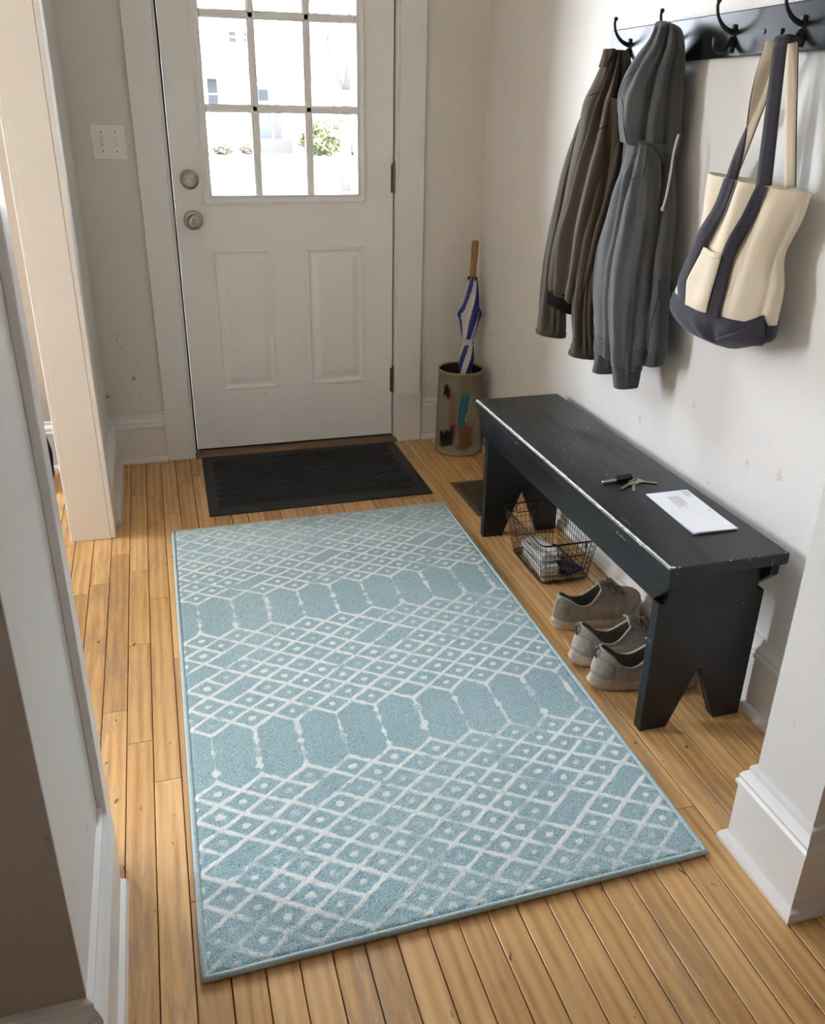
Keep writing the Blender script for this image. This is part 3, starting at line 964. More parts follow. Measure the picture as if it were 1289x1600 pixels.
key((0.992, -1.612), math.radians(-148), 0.058, 0.0115, bt + 0.0034, tilt=-0.02)
# wide key whose bow points away to the right
key((1.010, -1.603), math.radians(-32), 0.050, 0.0125, bt + 0.0012)
fb = G()
ax = Vector((1.002 - 0.000, -1.586, bt + 0.0085)); d = Vector((0.950, -1.592, bt + 0.0085)) - ax
d.normalize()
mt = Matrix.Translation(ax) @ d.to_track_quat('Z', 'Y').to_matrix().to_4x4()
fb.lathe([(0.004, 0.0), (0.0075, 0.002), (0.0082, 0.010), (0.0078, 0.012), (0.0082, 0.014), (0.0082, 0.028), (0.0078, 0.030), (0.0082, 0.032), (0.0080, 0.042), (0.006, 0.046)], 14, mt)
fob = fb.build('fob', m_blackpl, kr, auto=40)
G().lathe([(0.0042, 0.0455), (0.0042, 0.080), (0.0034, 0.086), (0, 0.0875)], 12, Matrix.Translation((0, 0, -0.0035)) @ mt).build('fob_rod', m_brass, fob, auto=40)

# ------------------------------------------------------------------ crock and umbrella
def crock():
    cx, cy = 1.043, -0.172
    prof = [(0.060, 0.002), (0.093, 0.002), (0.097, 0.006), (0.0965, 0.012)]
    N = 70
    for i in range(N + 1):
        f = i / N
        prof.append((0.0945 - 0.006 * f + 0.0015 * math.sin(f * PI), 0.014 + f * 0.316))
    prof += [(0.0915, 0.334), (0.0925, 0.340), (0.0905, 0.346), (0.0855, 0.346), (0.0825, 0.340), (0.081, 0.30), (0.080, 0.10), (0.078, 0.03), (0.0, 0.03)]
    n = 128
    g = G().lathe(prof, n, Matrix.Translation((cx, cy, 0)))
    root = setp(g.build('umbrella_stand', None, smooth=True), 'tall glazed stoneware crock with painted blotches holding the umbrella', 'umbrella stand')
    me = root.data
    co = np.array([v.co for v in me.vertices])
    ang = np.arctan2(co[:, 1] - cy, co[:, 0] - cx)
    rad = np.hypot(co[:, 0] - cx, co[:, 1] - cy)
    z = co[:, 2]
    view = math.atan2(CAM.y - cy, CAM.x - cx)          # middle of the painted side
    a = (ang - view + PI) % (2 * PI) - PI              # + is to the right seen from the room
    a = a + (vnoise(z * 25, a * 5, 61) - 0.5) * 0.16
    zz = z + (vnoise(a * 6, z * 22, 62) - 0.5) * 0.024
    base = np.array([0.185, 0.165, 0.105]); 
    c = np.tile(base, (len(co), 1))
    lite = vnoise(a * 3, z * 9, 63)[:, None]
    c = c * (0.75 + 0.5 * lite)
    def blot(mask, colr, k=1.0):
        nonlocal c
        m = np.clip(mask, 0, 1)[:, None] * k
        c = c * (1 - m) + np.array(colr) * m
    def box(a0, a1, z0, z1, s=0.05, sz=0.008):
        return sstep(a0 - s, a0 + s, a) * (1 - sstep(a1 - s, a1 + s, a)) * sstep(z0 - sz, z0 + sz, zz) * (1 - sstep(z1 - sz, z1 + sz, zz))
    sl = (zz - 0.08) / 0.22
    blot(box(-0.95, -0.42, 0.06, 0.30), (0.25, 0.225, 0.16), 0.5)
    blot(box(0.02, 0.62, 0.03, 0.135), (0.15, 0.062, 0.030))                  # rust block
    blot(box(-0.40 + 0.0, -0.10, 0.10, 0.275), (0.20, 0.085, 0.045), 0.9)     # rust streak
    blot(box(-0.80, -0.38, 0.245, 0.290), (0.008, 0.008, 0.010))              # black leaf
    blot(box(-0.88, -0.16, 0.015, 0.105), (0.006, 0.007, 0.010))              # black pool
    blot(box(-0.42, -0.20, 0.10, 0.14), (0.008, 0.008, 0.010), 0.9)
    for k, aa in enumerate((0.02, 0.11, 0.20)):
        lean = 0.9 * (zz - 0.13)
        m = (1 - sstep(0.030, 0.055, np.abs(a - aa - lean))) * sstep(0.128, 0.14, zz) * (1 - sstep(0.255, 0.275, zz))
        blot(m, (0.012, 0.085, 0.145) if k != 1 else (0.02, 0.14, 0.19))
    blot((1 - sstep(0.02, 0.04, np.abs(a - 0.33 - 0.9 * (zz - 0.13)))) * sstep(0.13, 0.15, zz) * (1 - sstep(0.23, 0.26, zz)), (0.40, 0.42, 0.36), 0.8)
    blot(1 - sstep(0.030, 0.044, zz + 0.010 * np.sin(a * 5)), (0.25, 0.23, 0.16), 0.85)   # pale foot glaze
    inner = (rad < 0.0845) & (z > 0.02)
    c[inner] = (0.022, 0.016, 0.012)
    rim = (z > 0.330) & (rad > 0.084)
    c[rim] = (0.20, 0.165, 0.105)
    at = me.color_attributes.new('glaze', 'FLOAT_COLOR', 'POINT')
    at.data.foreach_set('color', np.concatenate([c, np.ones((len(c), 1))], 1).astype(np.float32).ravel())
    t = NT('stoneware_glaze')
    av = t.n('ShaderNodeAttribute', attribute_name='glaze').outputs['Color']
    f = t.noise(t.pos(), 120, 3)
    cc = t.mix(t.math('MULTIPLY', f, 0.18), av, (0.06, 0.045, 0.03, 1))
    t.out(cc, 0.22, spec=0.5)
    t.bump(t.noise(t.pos(), 35, 2), 0.15, 0.003)
    me.materials.append(t.m)
crock()

def umbrella():
    foot = Vector((1.055, -0.160, 0.036))
    tip = Vector((1.116, -0.075, 0.808))
    ax = (tip - foot); L = ax.length; ax.normalize()
    # local frame: X to the right as seen from the room
    xr_ = Vector((1, 0.25, 0)); xr_ = (xr_ - ax * xr_.dot(ax)).normalized()
    yr_ = ax.cross(xr_)
    root = thing('umbrella', 'blue and white striped umbrella with wooden handle standing in the crock', 'umbrella', foot)
    mt = Matrix((xr_, yr_, ax)).transposed().to_4x4(); mt.translation = foot
    m_wood = plain('umbrella_handle_wood', (0.30, 0.135, 0.045, 1), 0.38, var=0.35, scale=40, stretch=(3, 3, 0.4))
    # canopy: spiral folded cloth, handle end up
    H0, H1 = 0.03, L - 0.135
    nz, na = 110, 72
    P = []; C_ = []
    for i in range(nz + 1):
        f = i / nz
        h = H0 + (H1 - H0) * f
        r = interp([(0, 0.010), (0.30, 0.024), (0.50, 0.031), (0.575, 0.026), (0.605, 0.0195), (0.64, 0.024), (0.76, 0.036), (0.80, 0.037), (0.88, 0.030), (0.97, 0.022), (1, 0.019)], f)
        tw = interp([(0, 0), (0.6, 3.4), (0.8, 4.0), (1, 4.9)], f)
        row = []
        for k in range(na):
            a = 2 * PI * k / na
            ph = a - tw
            lob = abs(math.sin(ph * 2.0))
            fl = interp([(0, 0.10), (0.58, 0.08), (0.605, 0.02), (0.66, 0.2), (0.78, 0.55), (0.9, 0.3), (1, 0.22)], f)
            rr = r * (1 - fl * 0.5 + fl * (lob ** 1.5))
            # one loose panel corner stands out on each side
            bump_ = math.exp(-((f - 0.785) / 0.035) ** 2) * (0.014 * math.exp(-((((a - 0.15 + PI) % (2 * PI)) - PI) / 0.35) ** 2) + 0.018 * math.exp(-((((a - 3.3 + PI) % (2 * PI)) - PI) / 0.25) ** 2))
            rr += bump_
            row.append(mt @ Vector((rr * math.cos(a), rr * math.sin(a), h)))
            sct = ((ph + 0.5) / (2 * PI) * 4) % 1
            C_.append(1.0 if sct < 0.52 else 0.0)
        P.append(row)
    g = G().grid(P, True)
    g.f.append(tuple(range(na - 1, -1, -1)))
    can = g.build('canopy', None, root, smooth=True, fixn=False)
    at = can.data.color_attributes.new('stripe', 'FLOAT_COLOR', 'POINT')
    cv = np.repeat(np.array(C_, np.float32)[:, None], 4, 1); cv[:, 3] = 1
    at.data.foreach_set('color', cv.ravel())
    t = NT('umbrella_cloth')
    fa = t.step(t.n('ShaderNodeAttribute', attribute_name='stripe').outputs['Fac'], 0.35, 0.65)
    t.out(t.mix(fa, (0.010, 0.022, 0.20, 1), (0.58, 0.56, 0.53, 1)), 0.55, spec=0.4)
    t.bump(t.noise(t.pos(), 160, 2), 0.2, 0.001)
    can.data.materials.append(t.m)
    # closing strap with snap
    hb = H0 + (H1 - H0) * 0.605
    st = G().lathe([(0.0225, hb - 0.012), (0.0235, hb - 0.010), (0.0240, hb + 0.010), (0.0230, hb + 0.012)], 32, mt).build('strap', plain('umbrella_strap_cloth', (0.55, 0.53, 0.50, 1), 0.7), root, auto=40)
    sn = mt @ Vector((0.012, -0.0212, hb))
    G().lathe([(0.0052, 0), (0.0052, 0.002), (0.002, 0.0028), (0, 0.0028)], 16, Matrix.Translation(sn) @ (mt.to_3x3() @ Vector((0.5, -0.87, 0))).to_track_quat('Z', 'Y').to_matrix().to_4x4()).build('snap', m_hinge, st, auto=40)
    # rib ends crowding round the shaft
    m_rib = plain('dark_rib_end', (0.035, 0.022, 0.02, 1), 0.4, 0.5)
    for k in range(8):
        a = 2 * PI * k / 8 + 0.2
        G().tube([mt @ Vector((0.017 * math.cos(a), 0.017 * math.sin(a), H1 - 0.006)), mt @ Vector((0.0175 * math.cos(a), 0.0175 * math.sin(a), H1 + 0.010)), mt @ Vector((0.016 * math.cos(a), 0.016 * math.sin(a), H1 + 0.013))], [0.0022, 0.0028, 0.0015], 6).build('rib_tip', m_rib, root, smooth=True)
    G().lathe([(0.006, -0.004), (0.006, L - 0.12)], 12, mt).build('shaft', m_wood, root, auto=40)
    G().lathe([(0.0090, L - 0.130), (0.0115, L - 0.126), (0.0120, L - 0.10), (0.0112, L - 0.085), (0.0125, L - 0.07), (0.0118, L - 0.058), (0.0135, L - 0.04), (0.0138, L + 0.002), (0.0125, L + 0.010), (0.009, L + 0.014), (0, L + 0.015)], 20, mt).build('handle', m_wood, root, auto=50)
    G().lathe([(0.003, -0.003), (0.005, 0.0), (0.009, 0.04)], 10, mt).build('ferrule', m_nickel, root, auto=40)
umbrella()
# ------------------------------------------------------------------ wire basket and what is in it
m_wire = plain('dark_bronze_wire', (0.055, 0.042, 0.032, 1), 0.38, 0.9, 0.2, 100)
bk = thing('wire_basket', 'small dark wire basket under the bench', 'basket', (0.99, -1.21, 0))
RIM = (0.897, 1.083, -1.337, -1.030, 0.140)
BOT = (0.915, 1.068, -1.318, -1.085, 0.006)
def rr_rect(x0, x1, y0, y1, z, r=0.022, n=5):
    pts = []
    for cx, cy, a0 in ((x1 - r, y1 - r, 0), (x0 + r, y1 - r, PI / 2), (x0 + r, y0 + r, PI), (x1 - r, y0 + r, 1.5 * PI)):
        for k in range(n + 1):
            a = a0 + PI / 2 * k / n
            pts.append((cx + r * math.cos(a), cy + r * math.sin(a), z))
    return pts
def level(f):
    a = [BOT[k] + (RIM[k] - BOT[k]) * f for k in range(5)]
    return a
G().tube(rr_rect(*RIM), 0.0026, 8, closed=True).build('rim', m_wire, bk, smooth=True)
G().tube(rr_rect(*BOT), 0.0022, 8, closed=True).build('base_wire', m_wire, bk, smooth=True)
def side_wires(side):
    g = G()
    nlev = 7
    for k in range(1, nlev):
        a = level(k / nlev)
        x0, x1, y0, y1, z = a
        r = 0.022
        arc = rr_rect(*a)
        n = len(arc) // 4
        seg = {'far': arc[0:2 * n], 'front': arc[n:3 * n], 'near': arc[2 * n:4 * n], 'wall': arc[3 * n:] + arc[:n]}[side]
        mid = n // 2
        seg = seg[mid:len(seg) - mid]
        g.tube(seg, 0.00085, 5)
    x0, x1, y0, y1, z = RIM
    b0, b1, c0, c1, zb = BOT
    n = 17 if side in ('front', 'wall') else 11
    for i in range(n + 1):
        f = i / n
        if side == 'front':
            top_, bot_ = (x0, y0 + 0.012 + (y1 - y0 - 0.024) * f, z), (b0, c0 + 0.012 + (c1 - c0 - 0.024) * f, zb)
        elif side == 'wall':
            top_, bot_ = (x1, y0 + 0.012 + (y1 - y0 - 0.024) * f, z), (b1, c0 + 0.012 + (c1 - c0 - 0.024) * f, zb)
        elif side == 'far':
            top_, bot_ = (x0 + 0.012 + (x1 - x0 - 0.024) * f, y1, z), (b0 + 0.012 + (b1 - b0 - 0.024) * f, c1, zb)
        else:
            top_, bot_ = (x0 + 0.012 + (x1 - x0 - 0.024) * f, y0, z), (b0 + 0.012 + (b1 - b0 - 0.024) * f, c0, zb)
        g.tube([top_, bot_], 0.00085, 5)
    o = g.build('wire_side', m_wire, bk, smooth=True)
    o['kind'] = 'stuff'
for s_ in ('front', 'wall', 'far', 'near'):
    side_wires(s_)
g = G()
for i in range(1, 17):
    y = BOT[2] + (BOT[3] - BOT[2]) * i / 17
    g.tube([(BOT[0], y, 0.0055), (BOT[1], y, 0.0055)], 0.00085, 5)
for i in range(1, 11):
    x = BOT[0] + (BOT[1] - BOT[0]) * i / 11
    g.tube([(x, BOT[2], 0.0055), (x, BOT[3], 0.0055)], 0.00085, 5)
o = g.build('wire_bottom', m_wire, bk, smooth=True); o['kind'] = 'stuff'
for yy, lean in ((RIM[2], -0.010), (RIM[3], 0.006)):
    xa, xb = 0.945, 1.035
    pts = [(xa, yy, 0.142), (xa, yy + lean * 0.6, 0.112), (xa + 0.004, yy + lean, 0.104), (xb - 0.004, yy + lean, 0.104), (xb, yy + lean * 0.6, 0.112), (xb, yy, 0.142)]
    h_ = G().tube(pts, 0.0021, 8)
    for xx in (xa, xb):
        h_.tube([(xx, yy + 0.003 * math.cos(a) * 1.3, 0.140 + 0.0042 * math.sin(a)) for a in [2 * PI * k / 10 for k in range(10)]], 0.0012, 6, closed=True)
    h_.build('drop_handle', m_wire, bk, smooth=True)
m_card = plain('white_glossy_paper', (0.66, 0.66, 0.64, 1), 0.5, var=0.1, scale=12)
m_kraft = plain('kraft_paper_edge', (0.36, 0.27, 0.17, 1), 0.8, var=0.2)
m_navyp = plain('dark_blue_printed_card', (0.012, 0.016, 0.045, 1), 0.45)
def wavy(name, label, cat, cx, cy, lx, ly, z0, h, rot, mat, amp=0.004, mat2=None, group=None):
    n = 10
    g = G()
    ca, sa = math.cos(rot), math.sin(rot)
    def pt(a, b, z): 
        X = (a - .5) * lx; Y = (b - .5) * ly
        return (cx + X * ca - Y * sa, cy + X * sa + Y * ca, z)
    T = [[pt(i / n, j / n, z0 + h + amp * math.sin(i * 0.7 + j * 0.45)) for i in range(n + 1)] for j in range(n + 1)]
    B = [[pt(i / n, j / n, z0 + amp * 0.3 * math.sin(i * 0.7 + j * 0.45) + amp * 0.3) for i in range(n + 1)] for j in range(n + 1)]
    g.grid(T); g.grid(B)
    def rim_(R): return R[0] + [r[-1] for r in R[1:]] + R[-1][-2::-1] + [r[0] for r in R[-2:0:-1]]
    tr, br = rim_(T), rim_(B)
    g.grid([tr, br], True)
    return setp(g.build(name, mat, smooth=False), label, cat, group)
wavy('paper_bag', 'kraft paper sheet at the bottom of the wire basket', 'paper', 0.985, -1.225, 0.125, 0.175, 0.0085, 0.006, 0.0, m_kraft, 0.002)
wavy('folded_leaflet', 'dark blue card lying in the near end of the wire basket', 'card', 1.020, -1.258, 0.065, 0.085, 0.0175, 0.006, 0.35, m_navyp, 0.001)
wavy('paper_packet', 'folded white paper packet low in the wire basket', 'paper packet', 0.951, -1.222, 0.058, 0.150, 0.0185, 0.026, -0.05, m_card, 0.002)
wavy('paper_packet', 'top white paper packet with rounded fold in the wire basket', 'paper packet', 0.957, -1.205, 0.066, 0.125, 0.0485, 0.024, 0.10, m_card, 0.004)

# ------------------------------------------------------------------ shoes
def suede(name, c, dirt):
    t = NT(name)
    p = t.obj()
    f = t.noise(p, 60, 5, 0.65)
    b = t.noise(p, 14, 3)
    cc = t.ramp(f, [(0.3, tuple(x * 0.72 for x in c) + (1,)), (0.7, tuple(x * 1.12 for x in c) + (1,))])
    cc = t.mix(t.math('MULTIPLY', t.step(b, 0.48, 0.66), dirt), cc, (0.10, 0.075, 0.05, 1))
    t.out(cc, 0.85, spec=0.2)
    t.bump(f, 0.35, 0.002)
    return t.m
m_sh1 = suede('dusty_taupe_canvas', (0.31, 0.27, 0.215), 0.40)
m_sh2 = suede('grey_sneaker_mesh', (0.40, 0.365, 0.315), 0.2)
m_sole = suede('dirty_cream_rubber', (0.52, 0.455, 0.36), 0.30)
m_lin = suede('grey_shoe_lining', (0.24, 0.22, 0.19), 0.2)
m_rim = suede('pale_collar_edge', (0.44, 0.41, 0.37), 0.1)
m_lace = suede('taupe_laces', (0.13, 0.115, 0.095), 0.2)
m_tab = plain('black_pull_tab', (0.02, 0.024, 0.026, 1), 0.6)

def outline(a):
    """shoe sole outline, local: toe +x, heel -x, a angle; length 0.285"""
    c, s_ = math.cos(a), math.sin(a)
    x = 0.1425 * (abs(c) ** 0.86) * (1 if c >= 0 else -1)
    f = (x + 0.1425) / 0.285
    half = interp([(0, 0.030), (0.08, 0.034), (0.25, 0.034), (0.42, 0.0345), (0.62, 0.046), (0.76, 0.049), (0.9, 0.042), (1.0, 0.03)], f)
    y = half * (abs(s_) ** 0.72) * (1 if s_ >= 0 else -1)
    y += 0.006 * math.sin(f * PI * 1.1) * (-1)
    return x, y

def shoe(loc, rotz, label, kind, mirror=1):
    root = thing('sneaker', label, 'shoe', (loc[0], loc[1], 0), rotz, 'worn sneakers under the bench')
    N = 72
    A = [2 * PI * k / N for k in range(N)]
    thick = 0.030 if kind == 1 else 0.034
    def spring(x):     # toe spring and heel bevel
        return 0.016 * max(0, (x - 0.07) / 0.07) ** 2 + 0.006 * max(0, (-x - 0.11) / 0.03) ** 2
    def ring(sc_, z, off=0.0):
        out = []
        for a in A:
            x, y = outline(a)
            out.append((x * (1 + off * 0.15) * sc_, y * mirror * sc_ * (1 + off), z))
        return out
    def rz(sc_, fz, dz=0.0, ext=0.0):
        out = []
        for a in A:
            x, y = outline(a)
            h = thick * (0.80 + 0.22 * max(0, -x / 0.14) + (0.28 * max(0, (x - 0.09) / 0.05) if kind == 1 else 0.12 * max(0, (x - 0.09) / 0.05)))
            z = spring(x) * (1 - fz * 0.3) + h * fz + dz
            nx, ny = x / 0.1425, y / 0.045
            l = math.hypot(nx, ny) or 1
            out.append((x * sc_ + nx / l * ext, (y * sc_ + ny / l * ext) * mirror, z))
        return out
    g = G()
    rows = [rz(0.90, 0.0, 0.0005), rz(0.965, 0.02, 0.001), rz(0.985, 0.2), rz(0.985, 0.30), rz(0.975, 0.34), rz(0.985, 0.38), rz(0.99, 0.7), rz(0.975, 0.95), rz(0.955, 1.0), rz(0.90, 0.98)]
    if kind == 2:
        rows = [rz(0.90, 0.0, 0.0005), rz(0.97, 0.03, 0.001), rz(1.0, 0.25, 0, 0.002), rz(1.01, 0.5, 0, 0.003), rz(0.998, 0.60, 0, 0.001), rz(1.0, 0.64, 0, 0.001), rz(0.99, 0.85), rz(0.96, 1.0), rz(0.90, 0.98)]
    g.grid(rows, True)
    n = len(g.v)
    g.f.append(tuple(range(N - 1, -1, -1))); g.f.append(tuple(range(n - N, n)))
    so = g.build('sole', m_sole, root, local=True, auto=50)
    so['label'] = 'dirty cream rubber sole'
    # opening curve and upper
    ox, orx, ory = (-0.058, 0.068, 0.0285) if kind == 1 else (-0.052, 0.070, 0.031)
    def opening(a):
        c, s_ = math.cos(a), math.sin(a)
        x = ox + orx * c
        y = ory * s_ * (1.0 - 0.25 * max(0, c))
        f = (c + 1) / 2     # 0 heel .. 1 front
        ks = [(0.100,), (0.092,), (0.075,), (0.068,), (0.072,), (0.090,), (0.112,)] if kind == 1 else [(0.112,), (0.099,), (0.076,), (0.068,), (0.074,), (0.096,), (0.118,)]
        z = float(crom(ks, f * 6)[0])
        return x, y * mirror, z
    mU = m_sh1 if kind == 1 else m_sh2
    base = rz(0.962, 0.90)
    P = []
    T = 16
    for i in range(T + 1):
        t = i / T
        row = []
        for k, a in enumerate(A):
            b = Vector(base[k]); o_ = Vector(opening(a))
            c = math.cos(a)
            front = max(0, c)
            bul = 0.034 + 0.004 * front
            c1 = b + Vector((0.004 * c, 0.004 * math.sin(a) * mirror, bul))
            c2 = o_ + Vector((0.030 * front ** 2, 0.010 * math.sin(a) * mirror, -0.012 + 0.004 * front))
            if front > 0: c2 += Vector((0.045 * front ** 2, 0, -0.016 * front))
            p = b * (1 - t) ** 3 + c1 * 3 * t * (1 - t) ** 2 + c2 * 3 * t * t * (1 - t) + o_ * t ** 3
            # vamp creases
            if front > 0.2:
                p.z -= 0.0022 * math.exp(-((p.x - 0.062) / 0.006) ** 2) + 0.0018 * math.exp(-((p.x - 0.082) / 0.005) ** 2)
            row.append(p)
        P.append(row)
    g = G().grid(P, True)
    g.build('upper', mU, root, local=True, smooth=True, fixn=True)
    # padded collar rim, lining, insole
    rim_pts = [Vector(opening(a)) for a in A]
    G().tube(rim_pts, 0.0036 if kind == 2 else 0.0026, 8, closed=True).build('collar', m_rim, root, local=True, smooth=True)
    L_ = []
    for i in range(7):
        t = i / 6
        row = []
        for k, a in enumerate(A):
            o_ = Vector(opening(a)); b = Vector(base[k])
            tgt = Vector((b.x * 0.80 if b.x < 0.02 else 0.02 + (b.x - 0.02) * 0.55, b.y * 0.80, 0.034))
            ins = o_ + Vector((-math.cos(a) * 0.004, -math.sin(a) * 0.004 * mirror, 0))
            row.append(ins.lerp(tgt, t) + Vector((0, 0, -0.006 * math.sin(t * PI))))
        L_.append(row)
    g = G().grid(L_, True)
    n = len(g.v); g.f.append(tuple(range(n - N, n)))
    g.build('lining', m_lin, root, local=True, smooth=True)
    # heel counter overlay
    if kind == 2:
        Q = []
        for i in range(2, 11):
            row = []
            for k in range(int(N * 0.36), int(N * 0.64) + 1):
                p = Vector(P[i][k]); c = Vector((-0.05, 0, p.z)); d_ = (p - c).normalized()
                row.append(p + d_ * 0.0018)
            Q.append(row)
        G().grid(Q).build('heel_counter', m_rim, root, local=True, smooth=True, solid=0.0012)
    # tongue
    tg = []
    for i in range(9):
        t = i / 8
        x = ox + orx + 0.040 - 0.062 * t
        z = 0.0965 + 0.036 * t - 0.006 * t * t + (0.004 if kind == 2 else 0)
        wd = 0.021 + 0.004 * t
        tg.append([(x + 0.0 * j, (j / 6 - 0.5) * 2 * wd * mirror, z - 0.011 * abs(j / 6 - 0.5) ** 2 * 4) for j in range(7)])
    G().grid(tg).build('tongue', mU, root, local=True, smooth=True, solid=0.004)
    # laces across the throat, bow on the first pair
    nl = 5
    for i in range(nl):
        t = i / (nl - 1)
        x0 = ox + orx + 0.006 + 0.046 * t
        z0 = 0.1165 - 0.024 * t + (0.006 if kind == 2 else 0.0)
        wd = 0.021 - 0.001 * t
        pts = []
        for k in range(9):
            f = k / 8 - 0.5
            pts.append((x0 + 0.010 * f * (1 if i % 2 else -1), 2 * f * wd * mirror, z0 + 0.0005 - 0.013 * (2 * f) ** 2))
        G().tube(pts, 0.0026, 6).build('lace', m_lace, root, local=True, smooth=True)
    for sg in (-1, 1):
        x0, z0 = ox + orx + 0.012, 0.1200 + (0.006 if kind == 2 else 0)
        loop = [(x0, 0, z0), (x0 + 0.004, sg * 0.012, z0 + 0.004), (x0 + 0.016, sg * 0.027, z0 - 0.008), (x0 + 0.034, sg * 0.036, z0 - 0.024), (x0 + 0.026, sg * 0.036, z0 - 0.030), (x0 + 0.010, sg * 0.020, z0 - 0.005), (x0, 0, z0)]
        pl_ = [crom(loop, i / 24 * (len(loop) - 1)) for i in range(25)]
        G().tube(pl_, 0.0016, 6).build('bow_loop', m_lace, root, local=True, smooth=True)
        end = [(x0, 0, z0), (x0 + 0.014, sg * 0.010, z0 - 0.001), (x0 + 0.034, sg * 0.024, z0 - 0.020), (x0 + 0.040, sg * 0.036, z0 - 0.040)]
        pl_ = [crom(end, i / 14 * 3) for i in range(15)]
        G().tube(pl_, 0.0015, 6).build('lace_end', m_lace, root, local=True, smooth=True)
    # pull tab
    if kind == 2:
        hx = ox - orx
        pts = [(hx + 0.002, 0.110), (hx - 0.006, 0.116), (hx - 0.013, 0.113), (hx - 0.014, 0.104), (hx - 0.0105, 0.088), (hx - 0.0085, 0.074)]
        g = G()
        Pm = [[(x, y_, z) for y_ in (-0.0065, 0.0065)] for x, z in pts]
        g.grid(Pm)
        g.build('pull_tab', m_tab, root, local=True, solid=0.002)
    else:
        hx = ox - orx
        G().grid([[(hx - 0.0135 + 0.0095 * (z - 0.045) / 0.05, y_, z) for y_ in (-0.006, 0, 0.006)] for z in (0.045, 0.06, 0.075, 0.09)]).build('heel_strip', mU, root, local=True, solid=0.0015)
    return root
shoe((0.985, -1.528), math.radians(4), 'taupe lace-up canvas shoe nearest the wire basket', 1, 1)
shoe((0.962, -1.722), math.radians(-9), 'grey sneaker with black pull tab between the other two shoes', 2, 1)
shoe((0.962, -1.830), math.radians(-11), 'grey sneaker with black pull tab nearest the bench leg', 2, -1)

# ------------------------------------------------------------------ coat rack
def rack_paint():
    t = NT('black_satin_board_paint')
    p = t.obj()
    f = t.noise(t.vmul(p, (40, 3, 60)), 1.0, 4)
    t.out(t.ramp(f, [(0.3, (0.006, 0.006, 0.0065, 1)), (0.7, (0.012, 0.012, 0.0125, 1))]), 0.27, spec=0.22)
    t.bump(f, 0.08, 0.001)
    return t.m
m_rack = rack_paint()
m_iron = plain('black_cast_iron', (0.010, 0.010, 0.010, 1), 0.42, 0.4, 0.3, 120, 0.15)
rk = thing('coat_rack', 'black wall mounted coat rack board with iron double hooks', 'coat rack', (XR, -1.55, 1.39))
RZ0, RZ1 = 1.390, 1.477
G().box((XR - 0.020, -2.13, RZ0), (XR - 0.0003, -0.974, RZ1)).build('board', m_rack, rk, bevel=0.002)
HKY = [-1.078, -1.300, -1.525, -1.745]
def hook(y):
    x0 = XR - 0.020
    hk = G()
    # back plate, waisted
    pl_ = []
    for z, hw_ in ((1.398, 0.004), (1.404, 0.0075), (1.420, 0.006), (1.436, 0.0075), (1.446, 0.008), (1.452, 0.005)):
        pl_.append([(x0, y - hw_, z), (x0 - 0.004, y - hw_ * 0.7, z), (x0 - 0.0052, y, z), (x0 - 0.004, y + hw_ * 0.7, z), (x0, y + hw_, z)])
    hk.grid(pl_)
    o = hk.build('hook_plate', m_iron, rk, smooth=True)
    up = [(x0 - 0.002, y, 1.437), (x0 - 0.014, y, 1.440), (x0 - 0.030, y, 1.449), (x0 - 0.044, y, 1.466), (x0 - 0.049, y, 1.484), (x0 - 0.047, y, 1.494)]
    p1 = [crom(up, i / 16 * 5) for i in range(17)]
    G().tube(p1, [0.0062 - 0.0028 * min(1, i / 9) for i in range(17)], 10).lathe([(0, -0.0055), (0.004, -0.004), (0.0056, 0), (0.004, 0.004), (0, 0.0055)], 12, Matrix.Translation(up[-1])).build('upper_prong', m_iron, o, smooth=True)
    lo = [(x0 - 0.002, y, 1.426), (x0 - 0.010, y, 1.414), (x0 - 0.020, y, 1.403), (x0 - 0.032, y, 1.400), (x0 - 0.042, y, 1.406), (x0 - 0.045, y, 1.418), (x0 - 0.044, y, 1.424)]
    p2 = [crom(lo, i / 18 * 6) for i in range(19)]
    G().tube(p2, [0.0060 - 0.0022 * min(1, i / 10) for i in range(19)], 10).lathe([(0, -0.005), (0.0036, -0.0036), (0.005, 0), (0.0036, 0.0036), (0, 0.005)], 12, Matrix.Translation(lo[-1])).build('lower_prong', m_iron, o, smooth=True)
for y in HKY: hook(y)
for y in (-1.628, -1.18, -2.05):
    G().lathe([(0.0048, 0), (0.0044, 0.0016), (0, 0.0020)], 14, Matrix.Translation((XR - 0.020, y, 1.432)) @ Matrix.Rotation(-PI / 2, 4, 'Y')).build('screw', m_iron, rk, auto=40)

